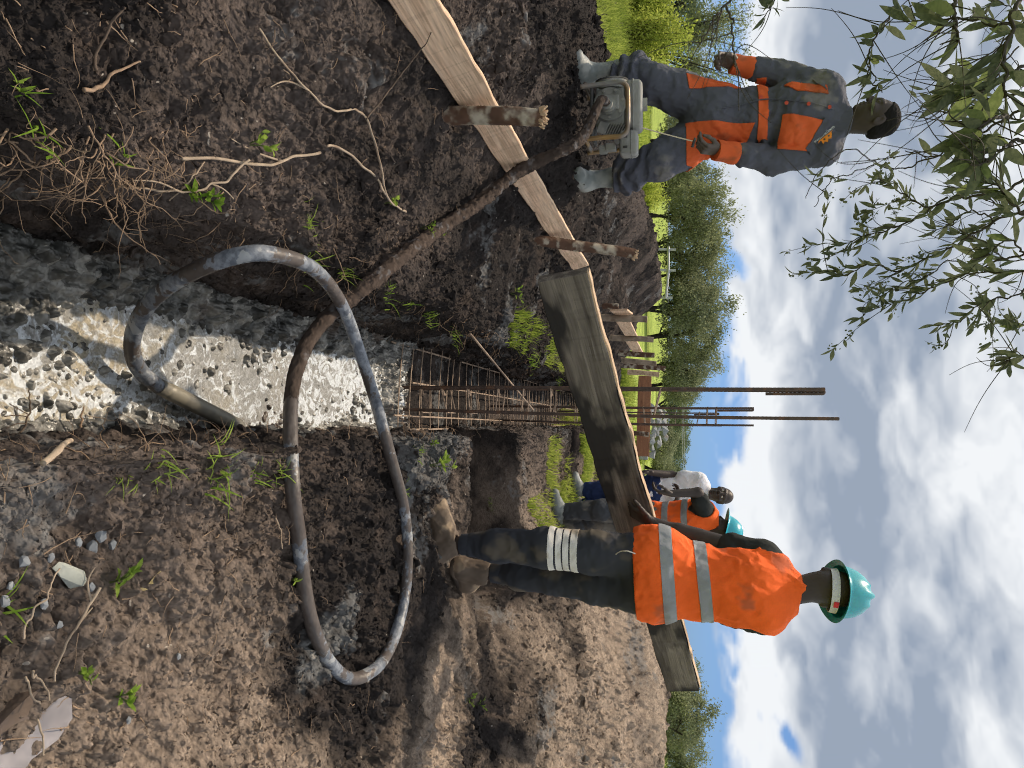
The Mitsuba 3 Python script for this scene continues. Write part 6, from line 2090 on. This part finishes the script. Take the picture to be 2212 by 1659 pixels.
# ------------------------------------------------------------------ the shrub hanging into the picture from above, near the camera
ob = thing('overhanging_shrub', 'leafy grey-green shrub branches hanging in from above, close to the camera', 'shrub')
rng = np.random.default_rng(31)
stems = [  # (points (xd, yd, distance), radius at its start, leaf length, leaves, leaf kind)
    ([(2240, -20, 1.25), (2203, 0, 1.22), (2177, 74, 1.2), (2171, 150, 1.18), (2168, 215, 1.16)], .0042, .10, 9), ([(2050, -30, 1.3), (2055, 0, 1.28), (2063, 52, 1.25), (2069, 110, 1.22)], .0035, .10, 5),
    ([(1945, -25, 1.5), (1925, 25, 1.48), (1900, 66, 1.46), (1878, 102, 1.45), (1880, 145, 1.44), (1893, 182, 1.42), (1908, 205, 1.4)], .0022, .075, 17), ([(2250, 60, 1.2), (2180, 52, 1.22), (2110, 44, 1.25), (2030, 42, 1.3), (1960, 48, 1.38)], .0026, .09, 8),
    ([(2180, 250, 1.15), (2140, 262, 1.12), (2112, 285, 1.1), (2095, 320, 1.08)], .003, .088, 11), ([(2230, 300, 1.15), (2180, 315, 1.12), (2150, 335, 1.1), (2120, 350, 1.08), (2095, 352, 1.06)], .003, .084, 11),
    ([(2240, 200, 1.4), (2180, 205, 1.42), (2120, 225, 1.45), (2070, 240, 1.5), (2040, 245, 1.55)], .003, .09, 5), ([(2230, 230, 1.6), (2150, 270, 1.65), (2060, 325, 1.7), (2000, 335, 1.75), (1960, 325, 1.8)], .003, .08, 3),
    ([(2060, 325, 1.7), (2000, 345, 1.75), (1950, 365, 1.8), (1890, 350, 1.85), (1840, 325, 1.85), (1770, 370, 1.9), (1742, 430, 1.9)], .0018, .05, 1), ([(1890, 350, 1.85), (1850, 372, 1.86), (1800, 390, 1.88), (1775, 420, 1.9), (1758, 445, 1.9)], .0014, .05, 1),
    ([(2240, 380, 1.7), (2140, 420, 1.75), (2050, 430, 1.8), (1980, 470, 1.85), (1905, 500, 1.9), (1840, 520, 1.95), (1805, 530, 1.95)], .0032, .065, 24), ([(2050, 430, 1.8), (2000, 445, 1.82), (1950, 420, 1.85), (1890, 380, 1.9)], .0022, .06, 12),
    ([(2240, 450, 1.8), (2150, 480, 1.85), (2080, 520, 1.9), (2000, 560, 1.95), (1930, 585, 2.0), (1880, 570, 2.0), (1825, 592, 2.05), (1770, 582, 2.05)], .003, .065, 22), ([(2240, 540, 1.8), (2160, 560, 1.85), (2090, 590, 1.9), (2010, 625, 1.95), (1945, 650, 2.0), (1885, 668, 2.0), (1855, 690, 2.0)], .0026, .065, 20),
    ([(2240, 600, 1.8), (2190, 640, 1.85), (2130, 650, 1.9), (2080, 690, 1.95), (2020, 700, 2.0)], .002, .06, 12), ([(2250, 780, 1.7), (2215, 770, 1.7), (2190, 765, 1.72), (2178, 790, 1.74)], .0022, .075, 8),
    ([(2240, 700, 1.8), (2215, 705, 1.8), (2190, 690, 1.82)], .0018, .07, 6), ([(2240, 480, 1.5), (2190, 440, 1.5), (2150, 400, 1.5), (2100, 380, 1.5)], .003, .09, 14), ([(2240, 130, 1.3), (2190, 150, 1.3), (2140, 190, 1.3), (2090, 200, 1.32), (2060, 180, 1.33)], .003, .105, 12),
    ([(1700, -30, 1.5), (1672, 0, 1.5), (1660, 20, 1.5), (1655, 34, 1.5)], .0018, .055, 7), ([(1600, -40, 1.5), (1590, -10, 1.5), (1560, 20, 1.5), (1530, 62, 1.5), (1510, 95, 1.5)], .0030, .05, 0), ([(1566, 12, 1.5), (1580, 40, 1.5), (1582, 90, 1.5), (1588, 140, 1.5), (1596, 160, 1.5)], .0024, .05, 0),
    ([(2240, 20, 1.7), (2130, 120, 1.75), (2060, 150, 1.8), (2000, 190, 1.85)], .002, .06, 5), ([(2200, 100, 2.0), (2100, 220, 2.0), (2040, 240, 2.05), (1985, 215, 2.1)], .002, .06, 4), ([(2150, 480, 1.85), (2100, 455, 1.85), (2060, 480, 1.9), (2010, 500, 1.95)], .0018, .06, 12),
    ([(2090, 590, 1.9), (2060, 560, 1.9), (2000, 600, 1.95), (1960, 610, 2.0), (1900, 640, 2.0)], .0016, .055, 14), ([(2220, 560, 1.6), (2180, 520, 1.6), (2150, 540, 1.6), (2110, 560, 1.62)], .0022, .075, 10)]
for q in range(9):                                                     # more side branches filling the crown towards the corner
    y0, Y0 = rng.uniform(10, 640), rng.uniform(1.6, 2.5)
    x1 = rng.uniform(2010, 2120); y1 = y0 + rng.uniform(-60, 90)
    stems.append(([(2260, y0 - 20, Y0 - .1), (2190, y0 + rng.normal(0, 15), Y0), ((2190 + x1) / 2, (y0 + y1) / 2 + rng.normal(0, 18), Y0 + .03), (x1, y1, Y0 + .08)], .0022, .072, 11))
wood_, big, small, heads = [], [], [], []
for si, (pts, r, L, nl) in enumerate(stems):
    L = L * .62
    nl = int(nl * 1.9)
    p = np.array([P(x, y, Y) for x, y, Y in pts])
    n = 12 * len(pts)
    pth = smooth_path(p, n)
    pth += (np.stack([nfbm(np.c_[np.arange(n) * .28, np.zeros((n, 2)) + q + si], 2, si * 3 + q) for q in range(3)], -1) - .5) * .012
    put('branch', tube(pth, np.linspace(r, max(.0009, r * .35), n), 7), 'branch_wood', ob, smooth=True)
    tdir_ = unit(pth[-1] - pth[0])
    for q in range(nl):
        # leaves sit in loose whorls, denser towards the tip
        j = int(n * min(.995, .25 + .75 * ((q + rng.uniform(0, .9)) / nl) ** .8))
        o = pth[min(j, n - 1)]
        ax_ = unit(pth[min(j + 1, n - 1)] - pth[max(0, j - 2)])
        side = unit(np.cross(ax_, rng.normal(0, 1, 3)))
        dd = unit(ax_ * rng.uniform(.3, 1.0) + side * rng.uniform(.5, 1.1) + np.array([0, 0, -.30]))
        LL = L * rng.uniform(.65, 1.25)
        (big if LL * 1620 / pts[-1][2] > 42 else small).append((o, dd, unit(rng.normal(0, 1, 3) + [0, 0, .8]), LL, LL * rng.uniform(.12, .17)))
    for q in range(6 if r > .0018 else 1):                              # bare side twigs
        j = rng.integers(n // 3, n - 1); o = pth[j]
        e = o + unit(tdir_ + rng.normal(0, .7, 3)) * rng.uniform(.06, .2)
        tw = smooth_path([o, (o + e) / 2 + rng.normal(0, .012, 3), e], 12)
        wood_.append(tube(tw, np.linspace(.0011, .0005, 12), 5))
        if si in (10, 11, 12, 13, 14, 24, 25):
            for w in range(7):                                          # narrow leaves and seed heads
                j2 = rng.integers(4, 12)
                small.append((tw[j2], unit(tw[-1] - tw[0] + rng.normal(0, .09, 3)), unit(rng.normal(0, 1, 3)), rng.uniform(.02, .045), rng.uniform(.003, .006)))
            heads.append(tw[-1]); heads.append(tw[8])
put('bare_twigs', cat(wood_), 'branch_wood', ob, smooth=True, kind='stuff')
for q, (o, dd, nn, LL, WW) in enumerate(big[:290]):
    put('leaf', leaves(np.array([o]), np.array([dd]), np.array([nn]), np.array([LL]), np.array([WW]), rng.uniform(-.1, .3), rng.uniform(.05, .35)), 'young_leaf' if q % 6 == 0 else 'branch_leaf', ob, smooth=True)
rest = big[290:] + small
for h_ in heads:                                                        # seed spikes
    for q in range(9):
        c = h_ + rng.normal(0, .006, 3)
        rest.append((c, unit(rng.normal(0, 1, 3)), unit(rng.normal(0, 1, 3)), .007, .003))
o, dd, nn, LL, WW = [np.array([q[k] for q in rest]) for k in range(5)]
put('small_leaves', leaves(o, dd, nn, LL, WW), 'branch_leaf', ob, smooth=True, kind='stuff')
